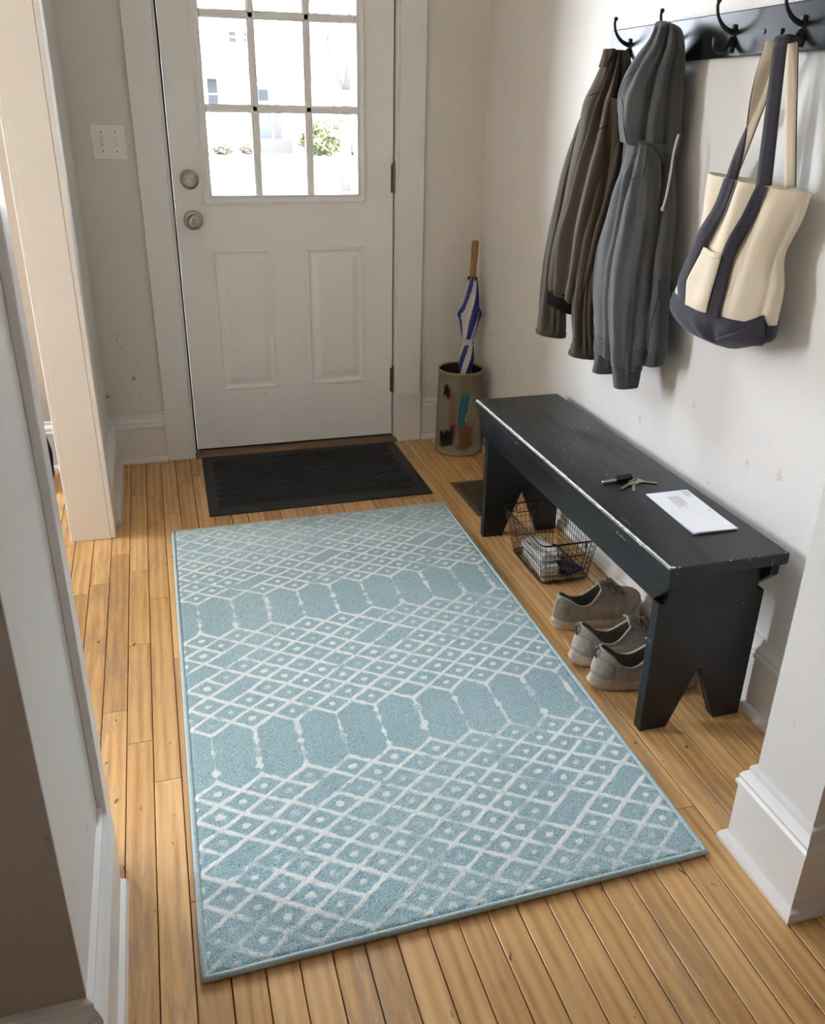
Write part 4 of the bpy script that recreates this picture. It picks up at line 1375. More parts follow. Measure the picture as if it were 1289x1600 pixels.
# ------------------------------------------------------------------ hanging cloth: lofted rings with folds
class Loft:
    """rows (xc, yc, depth, width, z_outer, z_wall); s runs 0 (outer, far side) to 1 (wall, near side) over the room-facing half"""
    def __init__(s, rows, phi, folds=(), nt=None, na=120, square=1.0, organic=0.012, seed=0, k=0.75):
        s.rows = rows; s.ph = math.radians(phi); s.folds = [(a * k, b, c) for a, b, c in folds]; s.organic = organic; s.seed = seed; s.na = na; s.sq = square
        s.n = len(rows)
    def vn(s, a, b):
        xi, yi = math.floor(a), math.floor(b)
        u, v = a - xi, b - yi
        u = u * u * (3 - 2 * u); v = v * v * (3 - 2 * v)
        def hh(i, j):
            h = (i * 374761393 + j * 668265263 + s.seed * 1442695) & 0x7fffffff
            h = ((h ^ (h >> 13)) * 1274126177) & 0x7fffffff
            return ((h ^ (h >> 16)) & 0xffff) / 65535.0
        return (hh(xi, yi) * (1 - u) + hh(xi + 1, yi) * u) * (1 - v) + (hh(xi, yi + 1) * (1 - u) + hh(xi + 1, yi + 1) * u) * v
    def ellipse(s, t):
        return crom(s.rows, min(max(t, 0), 1) * (s.n - 1))
    def point(s, t, dl, off=0.0):
        xc, yc, d, w_, zl, zr = s.ellipse(t)
        nx, ny = -math.cos(s.ph), math.sin(s.ph)
        k = math.sqrt((d * nx) ** 2 + (w_ * ny) ** 2) + 1e-9
        aL = math.atan2(w_ * ny / k, d * nx / k)
        a = aL + dl
        ca, sa = math.cos(a), math.sin(a)
        nrm_ = Vector((ca / max(d, 1e-3), sa / max(w_, 1e-3), 0)).normalized()
        x = xc + d * (abs(ca) ** s.sq) * (1 if ca > 0 else -1)
        y = yc + w_ * (abs(sa) ** s.sq) * (1 if sa > 0 else -1)
        c = math.cos(dl)
        z = zl * (1 + c) / 2 + zr * (1 - c) / 2
        o_ = off
        dm_ = dl % (2 * PI)
        sv = (1 - c) / 2
        if dm_ <= PI + 1e-6:
            for amp, wd, line in s.folds:
                t0, t1 = line[0][0], line[-1][0]
                if t < t0 - 0.06 or t > t1 + 0.06: continue
                env_ = min(1, max(0, (t - t0 + 0.06) / 0.10)) * min(1, max(0, (t1 + 0.06 - t) / 0.10))
                s0 = interp(line, t)
                o_ += amp * env_ * math.exp(-((sv - s0) / wd) ** 2)
        if s.organic and d > 0.012:
            o_ += s.organic * (s.vn(sv * 3.4 + t * 1.6 + (20 if dm_ > PI else 0), t * 3.0) - 0.5) * 1.3 + s.organic * 0.35 * (s.vn(sv * 8 - t * 5 + 40, t * 7) - 0.5)
        p = Vector((x, y, z)) + nrm_ * o_
        p.x = min(p.x, XR - 0.004)
        return p
    def at(s, t, sv, off=0.0):
        return s.point(t, math.acos(max(-1, min(1, 1 - 2 * sv))), off)
    def shell(s, t0=0.0, t1=1.0, nt=70, off=0.0, cap_top=True, hollow=0.03, wav=0.0):
        P = []
        for i in range(nt + 1):
            t = t0 + (t1 - t0) * i / nt
            row = [s.point(t, 2 * PI * k / s.na, off) for k in range(s.na)]
            P.append(row)
        if wav:
            for k, p in enumerate(P[-1]):
                p.z += wav * math.sin(k * 0.55)
        if hollow:
            last = P[-1]
            c = sum(last, Vector()) / len(last)
            P.append([c + (p - c) * 0.90 + Vector((0, 0, 0.001)) for p in last])
            P.append([c + (p - c) * 0.86 + Vector((0, 0, hollow)) for p in last])
        g = G().grid(P, True)
        if cap_top: g.f.append(tuple(range(s.na - 1, -1, -1)))
        n = len(g.v)
        g.f.append(tuple(range(n - s.na, n)))
        return g
    def seam(s, line, r=0.0012, off=0.0005, n=40):
        ts = np.linspace(0, len(line) - 1, n)
        pts = []
        for q in ts:
            t, sv = crom(line, float(q))
            pts.append(s.at(t, sv, off))
        return G().tube(pts, r, 5)
    def patch(s, t0, t1, sfn0, sfn1, off=0.004, nt=24, ns=14):
        P = []
        for i in range(nt + 1):
            t = t0 + (t1 - t0) * i / nt
            a, b = sfn0(t), sfn1(t)
            P.append([s.at(t, a + (b - a) * j / ns, off if 0 < j < ns or True else 0) for j in range(ns + 1)])
        return G().grid(P)

def cloth(name, c, weave=700, var=0.12, rough=0.9, heather=0.0, sheen=0.15, bump=0.3, wrinkle=0.25):
    t = NT(name)
    p = t.obj()
    f = t.noise(p, weave, 2, 0.6)
    g_ = t.noise(t.vmul(p, (1, 1, 0.35)), 22, 3)
    a = tuple(x * (1 - var) for x in c) + (1,); b = tuple(min(1, x * (1 + var)) for x in c) + (1,)
    cc = t.ramp(f, [(0.35, a), (0.65, b)])
    if heather:
        h = t.noise(t.vmul(p, (260, 260, 1400)), 1.0, 2, 0.7)
        cc = t.mix(t.math('MULTIPLY', t.step(h, 0.45, 0.7), heather), cc, tuple(min(1, x * 1.9) for x in c) + (1,))
    t.out(cc, rough, spec=0.15)
    t.b.inputs['Sheen Weight'].default_value = sheen
    hgt = t.math('ADD', t.math('MULTIPLY', f, bump), t.math('MULTIPLY', g_, wrinkle * 8))
    t.bump(hgt, 0.35, 0.002)
    return t.m
m_olive = cloth('olive_brown_twill', (0.056, 0.0435, 0.029), 900, 0.15)
m_olive2 = cloth('olive_brown_twill_collar', (0.046, 0.035, 0.023), 900, 0.15)
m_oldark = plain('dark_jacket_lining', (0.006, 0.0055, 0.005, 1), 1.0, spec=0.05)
m_grey = cloth('grey_heather_fleece', (0.064, 0.064, 0.065), 600, 0.12, heather=0.25)
m_grey2 = cloth('grey_ribbed_knit', (0.053, 0.053, 0.054), 600, 0.12, heather=0.2)
m_canvas = cloth('natural_cotton_canvas', (0.62, 0.535, 0.405), 800, 0.06, wrinkle=0.35)
m_navy = cloth('charcoal_navy_canvas', (0.037, 0.035, 0.045), 800, 0.15)
m_thread = plain('tan_thread', (0.30, 0.22, 0.14, 1), 0.8)
m_cord = plain('off_white_cord', (0.52, 0.49, 0.43, 1), 0.85, bump=0.3, scale=400)

# olive jacket
jk = thing('jacket', 'olive brown cotton jacket hanging by its collar on the leftmost hook', 'jacket', (1.085, -1.05, 0.64))
JB = [(1.085, -1.128, 0.015, 0.021, 1.4227, 1.4193), (1.085, -1.130, 0.0256, 0.0361, 1.3903, 1.3898), (1.085, -1.12, 0.0412, 0.0585, 1.3394, 1.3469), (1.085, -1.11, 0.0571, 0.0813, 1.2942, 1.2956), (1.085, -1.10, 0.06, 0.1045, 1.2237, 1.2281), (1.085, -1.084, 0.06, 0.1377, 1.152, 1.163), (1.085, -1.054, 0.06, 0.1453, 1.0422, 1.0716), (1.085, -1.026, 0.06, 0.144, 0.9649, 0.9897), (1.085, -1.01, 0.06, 0.1411, 0.8769, 0.9069), (1.085, -0.992, 0.058, 0.1254, 0.8157, 0.8024), (1.085, -0.986, 0.055, 0.112, 0.7954, 0.7665)]
fj = [(-0.022, 0.055, [(0.02, 0.45), (0.25, 0.36), (0.6, 0.30), (1.0, 0.30)]),
      (0.010, 0.050, [(0.05, 0.36), (0.3, 0.26), (0.7, 0.19), (1.0, 0.2)]),
      (-0.016, 0.040, [(0.10, 0.26), (0.35, 0.17), (0.7, 0.10), (1.0, 0.09)]),
      (0.013, 0.060, [(0.05, 0.58), (0.3, 0.53), (0.6, 0.47), (1.0, 0.48)]),
      (-0.020, 0.060, [(0.05, 0.68), (0.35, 0.66), (0.65, 0.62), (1.0, 0.60)]),
      (0.012, 0.05, [(0.2, 0.80), (0.5, 0.76), (1.0, 0.72)]),
      (-0.012, 0.04, [(0.2, 0.89), (0.6, 0.86), (1.0, 0.84)])]
LB = Loft(JB, 27.2, fj, k=0.85, organic=0.018, seed=2)
LB.shell(0, 1, 90, wav=0.003, hollow=0.05).build('body', m_olive, jk, smooth=True)
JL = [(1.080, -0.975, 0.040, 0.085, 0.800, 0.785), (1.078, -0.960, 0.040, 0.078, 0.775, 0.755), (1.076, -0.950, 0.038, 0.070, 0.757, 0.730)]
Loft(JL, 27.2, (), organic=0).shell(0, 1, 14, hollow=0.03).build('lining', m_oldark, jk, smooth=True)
LB.seam([(0.40, 0.33), (0.385, 0.40), (0.37, 0.55), (0.36, 0.80)], 0.0011).build('yoke_seam', m_oldark, jk, smooth=True)
LB.seam([(0.25, 0.05), (0.24, 0.15), (0.235, 0.28)], 0.0010).build('yoke_seam', m_oldark, jk, smooth=True)
fs = [(-0.010, 0.09, [(0.05, 0.50), (0.5, 0.42), (0.9, 0.38)]), (0.006, 0.08, [(0.1, 0.30), (0.9, 0.20)]), (-0.006, 0.06, [(0.3, 0.72), (0.95, 0.66)])]
wr = [(0.004 * (1 if k % 2 else -1), 0.5, [(0.74 + 0.026 * k - 0.004, 0.2), (0.74 + 0.026 * k, 0.25)]) for k in range(7)]
SF = [(1.085, -1.050, 0.014, 0.020, 1.300, 1.296), (1.075, -1.012, 0.022, 0.030, 1.2549, 1.2524), (1.07, -0.992, 0.026, 0.034, 1.1979, 1.1994), (1.07, -0.961, 0.0296, 0.0409, 1.1075, 1.1104), (1.07, -0.93, 0.0311, 0.0437, 0.9998, 1.0043), (1.07, -0.903, 0.0308, 0.0443, 0.8732, 0.8796), (1.07, -0.906, 0.0343, 0.054, 0.7654, 0.7716), (1.07, -0.91, 0.0356, 0.0559, 0.6891, 0.6911), (1.07, -0.913, 0.034, 0.0533, 0.6539, 0.6499)]
L1 = Loft(SF, 25.6, fs + wr, na=72)
L1.shell(0, 0.965, 90, hollow=0.03).build('sleeve', m_olive, jk, smooth=True)
L1.shell(0.945, 1.0, 8, off=0.0022, hollow=0.03, cap_top=False).build('cuff', m_olive2, jk, smooth=True)
SN = [(1.08, -1.164, 0.0303, 0.0423, 1.3166, 1.3025), (1.08, -1.162, 0.0316, 0.0442, 1.2099, 1.2119), (1.075, -1.146, 0.0269, 0.0376, 1.0591, 1.0623), (1.07, -1.122, 0.0274, 0.0388, 0.9495, 0.9541), (1.07, -1.104, 0.0263, 0.0366, 0.8414, 0.847), (1.07, -1.110, 0.0265, 0.0371, 0.7517, 0.7587), (1.075, -1.124, 0.0283, 0.0395, 0.6801, 0.6795), (1.08, -1.12, 0.0318, 0.0453, 0.6377, 0.6353)]
L2 = Loft(SN, 27.8, [(-0.009, 0.09, [(0.1, 0.42), (0.5, 0.5), (0.9, 0.40)]), (0.007, 0.09, [(0.05, 0.25), (0.9, 0.2)]), (-0.008, 0.06, [(0.05, 0.78), (0.9, 0.70)])] + wr, na=72)
L2.shell(0, 0.965, 90, hollow=0.03).build('sleeve', m_olive, jk, smooth=True)
L2.shell(0.94, 1.0, 8, off=0.0022, hollow=0.03, cap_top=False).build('cuff', m_olive2, jk, smooth=True)
# collar band bent over the hook
def ribbon(pts, widths, dirs, mat, name, parent, th=0.003, n=40, sub=None):
    """flat strip along pts; dirs = width direction at each point"""
    P = []
    for i in range(n + 1):
        q = i / n * (len(pts) - 1)
        c = Vector(crom(pts, q)); d_ = Vector(crom(dirs, q)).normalized(); w_ = float(crom([[x] for x in widths], q)[0])
        P.append([c - d_ * w_ / 2, c - d_ * w_ * 0.17 , c + d_ * w_ * 0.17, c + d_ * w_ / 2])
    return G().grid(P).build(name, mat, parent, smooth=True, solid=th)
for (t0, t1, s00, s01, s10, s11) in ((0.0, 0.12, 0.02, 0.05, 0.55, 0.22), (0.0, 0.24, 0.62, 0.80, 1.0, 0.97)):
    LB.patch(t0, t1, lambda t: s00 + (s01 - s00) * (t - t0) / (t1 - t0), lambda t: s10 + (s11 - s10) * (t - t0) / (t1 - t0), 0.007, 20, 10).build('collar', m_olive2, jk, smooth=True, solid=0.004)
LB.seam([(0.005, 0.60), (0.08, 0.66), (0.17, 0.74), (0.25, 0.80)], 0.0022, 0.008).build('collar_edge', m_olive2, jk, smooth=True)

# grey hoodie
hd = thing('hoodie', 'grey heather hooded sweatshirt hanging by its hood beside the jacket', 'hoodie', (1.085, -1.33, 0.62))
HR = [(1.09, -1.318, 0.0100, 0.0110, 1.4712, 1.4709), (1.09, -1.336, 0.0255, 0.0325, 1.4559, 1.4573), (1.09, -1.334, 0.0386, 0.0492, 1.4254, 1.4319), (1.09, -1.326, 0.0482, 0.0618, 1.4022, 1.3959), (1.09, -1.31, 0.0596, 0.0771, 1.3678, 1.3633), (1.09, -1.304, 0.065, 0.0905, 1.328, 1.323), (1.09, -1.307, 0.065, 0.0967, 1.2942, 1.2889), (1.09, -1.317, 0.065, 0.0872, 1.2601, 1.2475), (1.09, -1.332, 0.0597, 0.0763, 1.2148, 1.1845)]
LH = Loft(HR, 30.3, [(-0.020, 0.045, [(0.10, 0.62), (0.4, 0.55), (0.75, 0.46), (1.0, 0.36)]), (0.012, 0.07, [(0.1, 0.42), (0.5, 0.28), (1.0, 0.16)]), (-0.010, 0.05, [(0.12, 0.20), (0.45, 0.14), (0.6, 0.13)]),
                       (0.010, 0.06, [(0.1, 0.72), (0.6, 0.66), (1.0, 0.55)]), (-0.013, 0.035, [(0.06, 0.84), (0.5, 0.80), (1.0, 0.76)]), (0.008, 0.05, [(0.55, 0.10), (0.7, 0.06)])])
LH.shell(0, 1, 80, hollow=0.02).build('hood', m_grey, hd, smooth=True)
LH.seam([(0.46, 0.17), (0.54, 0.06), (0.64, 0.04), (0.76, 0.10), (0.90, 0.16), (0.99, 0.19)], 0.0013).build('hood_seam', m_grey2, hd, smooth=True)
HB = [(1.09, -1.332, 0.0573, 0.0732, 1.2235, 1.2126), (1.09, -1.329, 0.0587, 0.0751, 1.1667, 1.1599), (1.09, -1.323, 0.06, 0.1022, 1.1106, 1.1063), (1.09, -1.32, 0.06, 0.125, 1.0367, 1.0407), (1.09, -1.311, 0.06, 0.1407, 0.9821, 0.9908), (1.09, -1.309, 0.06, 0.1533, 0.927, 0.9393), (1.09, -1.322, 0.06, 0.1618, 0.8235, 0.8421), (1.09, -1.343, 0.06, 0.1502, 0.7428, 0.7543), (1.09, -1.349, 0.06, 0.1431, 0.6856, 0.7045)]
LBd = Loft(HB, 30.3, [(-0.012, 0.04, [(0.2, 0.10), (0.5, 0.14), (1.0, 0.13)]), (0.009, 0.05, [(0.15, 0.20), (0.6, 0.22), (1.0, 0.22)]), (-0.018, 0.05, [(0.1, 0.30), (0.6, 0.30), (1.0, 0.30)]), (-0.020, 0.05, [(0.1, 0.80), (0.5, 0.77), (1.0, 0.72)]), (0.008, 0.06, [(0.2, 0.90), (1.0, 0.86)])])
LBd.shell(0, 0.90, 80, hollow=0.03).build('body', m_grey, hd, smooth=True)
LBd.shell(0.885, 1.0, 14, off=-0.002, hollow=0.03, cap_top=False).build('hem_band', m_grey2, hd, smooth=True)
LBd.seam([(0.02, 0.03), (0.015, 0.14), (0.01, 0.30)], 0.0016, 0.001).build('neck_seam', m_grey2, hd, smooth=True)
LBd.seam([(0.01, 0.40), (0.03, 0.60), (0.10, 0.80), (0.13, 0.95)], 0.0016, 0.001).build('neck_seam', m_grey2, hd, smooth=True)
LBd.seam([(0.66, 0.97), (0.66, 0.86), (0.70, 0.86), (0.76, 0.82), (0.82, 0.76), (0.86, 0.73)], 0.0012, 0.001).build('pocket_seam', m_grey2, hd, smooth=True)
HS = [(1.055, -1.376, 0.022, 0.0265, 1.2153, 1.208), (1.055, -1.383, 0.0291, 0.0368, 1.1594, 1.1617), (1.055, -1.381, 0.0363, 0.0466, 1.0965, 1.1006), (1.055, -1.382, 0.0412, 0.053, 1.0293, 1.0353), (1.055, -1.38, 0.0472, 0.0607, 0.9425, 0.9511), (1.055, -1.386, 0.0488, 0.0625, 0.8431, 0.8541), (1.055, -1.396, 0.0424, 0.0541, 0.7605, 0.7652), (1.055, -1.406, 0.0341, 0.0433, 0.6884, 0.6834), (1.055, -1.419, 0.0248, 0.0312, 0.6283, 0.6362)]
LS = Loft(HS, 30.3, [(-0.006, 0.10, [(0.05, 0.35), (0.5, 0.30), (0.9, 0.4)]), (0.005, 0.08, [(0.3, 0.18), (0.85, 0.16)]), (0.005, 0.06, [(0.62, 0.45), (0.9, 0.38)]), (-0.006, 0.08, [(0.2, 0.72), (0.85, 0.7)])] + [(0.003 * (1 if k % 2 else -1), 0.6, [(0.78 + 0.02 * k - 0.003, 0.4), (0.78 + 0.02 * k, 0.45)]) for k in range(5)], na=84)
LS.shell(0, 0.885, 80, hollow=0.02).build('sleeve', m_grey, hd, smooth=True)
LS.shell(0.87, 1.0, 12, off=-0.002, hollow=0.02, cap_top=False).build('cuff', m_grey2, hd, smooth=True)
LS.seam([(0.185, 0.04), (0.165, 0.25), (0.160, 0.55), (0.175, 0.9)], 0.0013, 0.001).build('shoulder_seam', m_grey2, hd, smooth=True)
LS.seam([(0.02, 0.55), (0.09, 0.50), (0.16, 0.42)], 0.0011, 0.001).build('raglan_seam', m_grey2, hd, smooth=True)
FS = [(1.085, -1.206, 0.0165, 0.0225, 0.7913, 0.792), (1.085, -1.217, 0.0208, 0.0282, 0.7221, 0.7245), (1.085, -1.228, 0.0226, 0.0305, 0.6703, 0.6738), (1.085, -1.239, 0.0219, 0.0294, 0.6183, 0.622)]
LF = Loft(FS, 29, (), na=48)
LF.shell(0, 1.0, 20, hollow=0.02).build('cuff', m_grey2, hd, smooth=True)
cordp = [(1.098, -1.438, 1.235), (1.085, -1.449, 1.20), (1.083, -1.450, 1.15), (1.082, -1.446, 1.10), (1.080, -1.441, 1.073)]
dc = G().tube([crom(cordp, i / 30 * 4) for i in range(31)], 0.0028, 8).build('drawstring', m_cord, hd, smooth=True)
G().lathe([(0, -0.006), (0.004, -0.004), (0.0048, 0), (0.0035, 0.005), (0, 0.006)], 10, Matrix.Translation(cordp[-1])).build('knot', m_cord, dc, smooth=True)

# tote bag
tb = thing('tote_bag', 'natural canvas tote bag with dark navy straps and base on the coat rack', 'tote bag', (1.095, -1.74, 0.81))
BR = [(1.095, -1.755, 0.05, 0.1527, 1.1639, 1.1445), (1.095, -1.749, 0.05, 0.1464, 1.1054, 1.0945), (1.095, -1.734, 0.05, 0.1318, 1.0373, 1.0253), (1.095, -1.722, 0.052, 0.1589, 0.949, 0.9652), (1.095, -1.712, 0.055, 0.1704, 0.9042, 0.9027), (1.095, -1.706, 0.055, 0.1742, 0.8634, 0.8627), (1.095, -1.720, 0.05, 0.1195, 0.8329, 0.8429), (1.095, -1.740, 0.030, 0.0416, 0.8227, 0.8205)]
fb_ = [(-0.011, 0.060, [(0.0, 0.26), (0.2, 0.20), (0.36, 0.12)]), (0.012, 0.08, [(0.0, 0.38), (0.3, 0.34), (0.6, 0.34)]), (-0.010, 0.05, [(0.0, 0.55), (0.3, 0.50)]),
       (0.010, 0.10, [(0.05, 0.72), (0.5, 0.62), (0.7, 0.6)]), (-0.008, 0.04, [(0.12, 0.90), (0.35, 0.87), (0.56, 0.84), (0.66, 0.86)]), (0.006, 0.05, [(0.0, 0.08), (0.5, 0.05)]), (-0.008, 0.05, [(0.7, 0.46), (0.85, 0.42)]), (0.006, 0.05, [(0.68, 0.30), (0.9, 0.33)])]
LT = Loft(BR, 36.3, fb_, na=220, organic=0.006, seed=4)
T_SEAM = 0.575
g = LT.shell(0.0, 0.66, 70, cap_top=False, hollow=0.0)
# rim turned inwards, open top
n0 = LT.na
rimv = [Vector(v) for v in g.v[:n0]]
cen = sum(rimv, Vector()) / n0
inn = [[cen + (p - cen) * k_ + Vector((0, 0, dz)) for p in rimv] for k_, dz in ((1.0, 0.0), (0.975, 0.001), (0.94, -0.012), (0.86, -0.055))]
g.f.pop()
g.grid(inn, True); m_ = len(g.v); g.f.append(tuple(range(m_ - n0, m_)))
bag_body = g.build('body', m_canvas, tb, smooth=True)
def lower_edge(sv):
    return interp([(0, 0.575), (0.12, 0.58), (0.20, 0.61), (0.45, 0.605), (0.72, 0.60), (0.86, 0.545), (0.92, 0.60), (1, 0.60)], sv)
P = []
ntb = 36
for i in range(ntb + 1):
    row = []
    for k in range(LT.na):
        dl = 2 * PI * k / LT.na
        sv = (1 - math.cos(dl)) / 2
        t0 = lower_edge(sv) if dl <= PI else 0.59
        row.append(LT.point(t0 + (1.0 - t0) * i / ntb, dl, 0.0025))
    P.append(row)
g = G().grid(P, True); m_ = len(g.v); g.f.append(tuple(range(m_ - LT.na, m_)))
nb_ = g.build('base', m_navy, tb, smooth=True)
nb_['label'] = 'dark navy canvas base of the bag'
# folded corner of the base
A3, B3, C3 = (0.550, 0.875), (0.83, 0.47), (0.80, 0.94)
P = []
for i in range(13):
    f = i / 12
    a_ = [A3[k] + (B3[k] - A3[k]) * f for k in (0, 1)]; b_ = [A3[k] + (C3[k] - A3[k]) * f for k in (0, 1)]
    P.append([LT.at(a_[0] + (b_[0] - a_[0]) * j / 8, a_[1] + (b_[1] - a_[1]) * j / 8, 0.0065) for j in range(9)])
G().grid(P).build('corner_fold', m_navy, nb_, smooth=True, solid=0.003)
G().tube([LT.at(A3[0] + (B3[0] - A3[0]) * i / 14 + 0.008, A3[1] + (B3[1] - A3[1]) * i / 14 + 0.004, 0.0082) for i in range(15)], 0.0006, 5).build('stitching', m_thread, nb_)
def strap_on(line, w_s, name):
    ts = np.linspace(0, len(line) - 1, 30)
    P = []
    for q in ts:
        t, sv = crom(line, float(q))
        P.append([LT.at(t, sv + w_s * (j / 3 - 0.5), 0.0055) for j in range(4)])
    o = G().grid(P).build(name, m_navy, tb, smooth=True, solid=0.0016)
    for e_ in (-0.42, 0.42):
        pts = []
        for q in ts:
            t, sv = crom(line, float(q))
            pts.append(LT.at(t, sv + w_s * e_, 0.0061))
        G().tube(pts, 0.0005, 4).build('stitching', m_thread, o)
    return o
stL = [(0.0, 0.245), (0.15, 0.19), (0.30, 0.085), (0.45, 0.08), (0.60, 0.14)]
stR = [(0.0, 0.56), (0.15, 0.50), (0.30, 0.43), (0.45, 0.44), (0.62, 0.455)]
strap_on(stL, 0.105, 'strap_band'); strap_on(stR, 0.105, 'strap_band')
def sL(t): return float(np.interp(t, [a for a, b in stL], [b for a, b in stL])) + 0.045
def sR(t): return float(np.interp(t, [a for a, b in stR], [b for a, b in stR])) - 0.045
pk = LT.patch(0.315, 0.605, sL, sR, 0.0085).build('pocket', m_canvas, tb, smooth=True, solid=0.002)
LT.patch(0.315, 0.335, sL, sR, 0.0100, 4).build('pocket_hem', m_canvas, pk, smooth=True, solid=0.001)
# carrying straps gathered on the hook
hx_, hy_ = 1.100, HKY[3]
def strap(a, b, da, db2, name, wid=0.030, inside_out=False):
    a, b = Vector(a), Vector(b)
    n = 36
    outer, inner = [], []
    da, db2 = Vector(da), Vector(db2)
    ang = da.angle(db2) if da.angle(db2) > 1e-3 else 0
    axis = (b - a).normalized()
    T = axis
    u0 = (da - T * da.dot(T)).normalized()
    v0 = T.cross(u0)
    ub = (db2 - T * db2.dot(T)).normalized()
    tw = math.atan2(ub.dot(v0), ub.dot(u0))
    for i in range(n + 1):
        f = i / n
        an = tw * (f * f * (3 - 2 * f))
        d_ = u0 * math.cos(an) + v0 * math.sin(an)
        nn = T.cross(d_)
        c = a.lerp(b, f) + Vector((0, 0, -0.004 * math.sin(f * PI)))
        w_ = wid * (1 - 0.12 * f)
        k = -1 if inside_out else 1
        outer.append([c + d_ * w_ * (j / 3 - 0.5) - nn * 0.0011 * k for j in range(4)])
        inner.append([c + d_ * w_ * 0.94 * (j / 3 - 0.5) + nn * 0.0011 * k for j in range(4)])
    g = G().grid(outer)
    o = g.build(name, m_navy, tb, smooth=True, solid=0.0010)
    G().grid(inner).build('strap_lining', m_canvas, o, smooth=True, solid=0.0010)
    return o
topz = 1.4065
fl_ = LT.at(0.0, 0.245, 0.004); fr_ = LT.at(0.0, 0.56, 0.004)
bl_ = LT.point(0.0, 2 * PI - 1.05, 0.0) ; br_ = LT.point(0.0, 2 * PI - 2.3, 0.0)
tdir = (LT.at(0, 0.5) - LT.at(0, 0.4)).normalized()
strap(fl_, (1.083, hy_ + 0.002, topz), tdir, (-0.75, 0.55, 0.0), 'strap', 0.028)
strap(fr_, (1.080, hy_ - 0.030, topz - 0.004), tdir, (0.25, -0.95, 0.05), 'strap', 0.034)
strap(bl_, (1.106, hy_ + 0.000, topz - 0.002), (0.2, -0.9, 0), (0.35, -0.9, 0.0), 'strap', 0.026, True)
strap(br_, (1.110, hy_ - 0.024, topz - 0.004), (0.2, -0.9, 0), (0.3, -0.9, 0.0), 'strap', 0.028, True)
# loops bent over the prong
ribbon([(1.080, hy_ - 0.031, topz - 0.006), (1.084, hy_ - 0.022, topz + 0.006), (1.096, hy_ - 0.012, topz + 0.010), (1.108, hy_ - 0.022, topz + 0.005), (1.113, hy_ - 0.029, topz - 0.006)], [0.032, 0.030, 0.028, 0.030, 0.030], [(0.25, -0.95, 0.05)] * 5, m_navy, 'strap_loop', tb, 0.002, 24)

# ------------------------------------------------------------------ black bag in the side room
m_blk = cloth('black_nylon', (0.006, 0.006, 0.0065), 500, 0.2, sheen=0.0)
bb = thing('duffel_bag', 'black bag on the floor beyond the left opening', 'bag', (-0.62, -0.17, 0))
g = G()
P = []
for i in range(17):
    f = i / 16
    z = 0.002 + 0.30 * f
    w_ = interp([(0, 0.105), (0.08, 0.128), (0.4, 0.135), (0.7, 0.118), (0.9, 0.085), (1, 0.045)], f)
    d_ = interp([(0, 0.07), (0.08, 0.088), (0.5, 0.09), (0.85, 0.06), (1, 0.02)], f)
    P.append([(-0.655 + w_ * (abs(math.cos(a)) ** 0.7) * (1 if math.cos(a) > 0 else -1), -0.17 + d_ * (abs(math.sin(a)) ** 0.7) * (1 if math.sin(a) > 0 else -1), z) for a in [2 * PI * k / 48 for k in range(48)]])
g.grid(P, True); m_ = len(g.v); g.f.append(tuple(range(47, -1, -1))); g.f.append(tuple(range(m_ - 48, m_)))
g.build('body', m_blk, bb, smooth=True)
hp = [(-0.70, -0.17, 0.295), (-0.70, -0.18, 0.34), (-0.655, -0.185, 0.36), (-0.61, -0.18, 0.34), (-0.61, -0.17, 0.295)]
G().tube([crom(hp, i / 20 * 4) for i in range(21)], 0.007, 8).build('handle', m_blk, bb, smooth=True)
G().box((-0.735, -0.266, 0.05), (-0.575, -0.250, 0.17)).build('front_pocket', m_blk, bb, bevel=0.006)

# ------------------------------------------------------------------ outdoors
m_lawn = plain('pale_winter_lawn', (0.50, 0.47, 0.38, 1), 0.95, var=0.12, scale=3)
gd = struct('ground', G().box((-80, 0.14, -0.60), (90, 140, -0.42)), m_lawn, 'pale winter front yard')
g_ = G()
n = 12
stp = setp(G().box((-0.45, 0.122, -0.42), (1.25, 1.35, -0.06)).build('porch_step', plain('concrete_step', (0.45, 0.44, 0.42, 1), 0.9), bevel=0.01), 'concrete landing outside the front door', 'doorstep')
m_sid = plain('white_clapboard', (0.82, 0.83, 0.84, 1), 0.7, var=0.02)
m_gsid = plain('lilac_grey_porch_panel', (0.014, 0.0137, 0.0152, 1), 0.7)
m_bdoor = plain('slate_blue_door_paint', (0.0042, 0.0052, 0.0110, 1), 0.5)
m_wglass = plain('house_window_glass', (0.012, 0.0132, 0.0155, 1), 0.6, spec=0.1)
m_roof = plain('grey_shingle_roof', (0.25, 0.25, 0.27, 1), 0.9, var=0.3, scale=6)
HY = 36.0
hs = thing('house', 'white clapboard house with blue front door across the street', 'house', (6.0, HY, -0.42))
G().box((-6, HY, -0.42), (16, HY + 8, 5.4)).build('wall', m_sid, hs)
for i in range(22):
    z = -0.2 + i * 0.25
    G().prism([(HY - 0.03, z), (HY, z), (HY, z + 0.22)], 'x', -6, 16).build('clapboard', m_sid, hs)
G().prism([(HY - 0.6, 5.35), (HY + 8.6, 5.35), (HY + 4, 8.6)], 'x', -6.4, 16.4).build('roof', m_roof, hs)
G().box((4.29, HY - 0.06, 0.10), (5.63, HY - 0.031, 2.37)).build('porch_panel', m_gsid, hs)
dr = G().box((4.53, HY - 0.12, 0.10), (5.30, HY - 0.061, 2.20)).build('door_frame', m_sid, hs)
d2 = G().box((4.62, HY - 0.16, 0.12), (5.20, HY - 0.121, 2.08)).build('front_door', m_bdoor, hs)
G().box((4.72, HY - 0.17, 1.55), (5.10, HY - 0.161, 1.95)).build('door_light', m_wglass, d2)
G().box((4.40, HY - 0.10, 0.12), (4.50, HY - 0.061, 2.05)).build('sidelight', m_bdoor, hs)
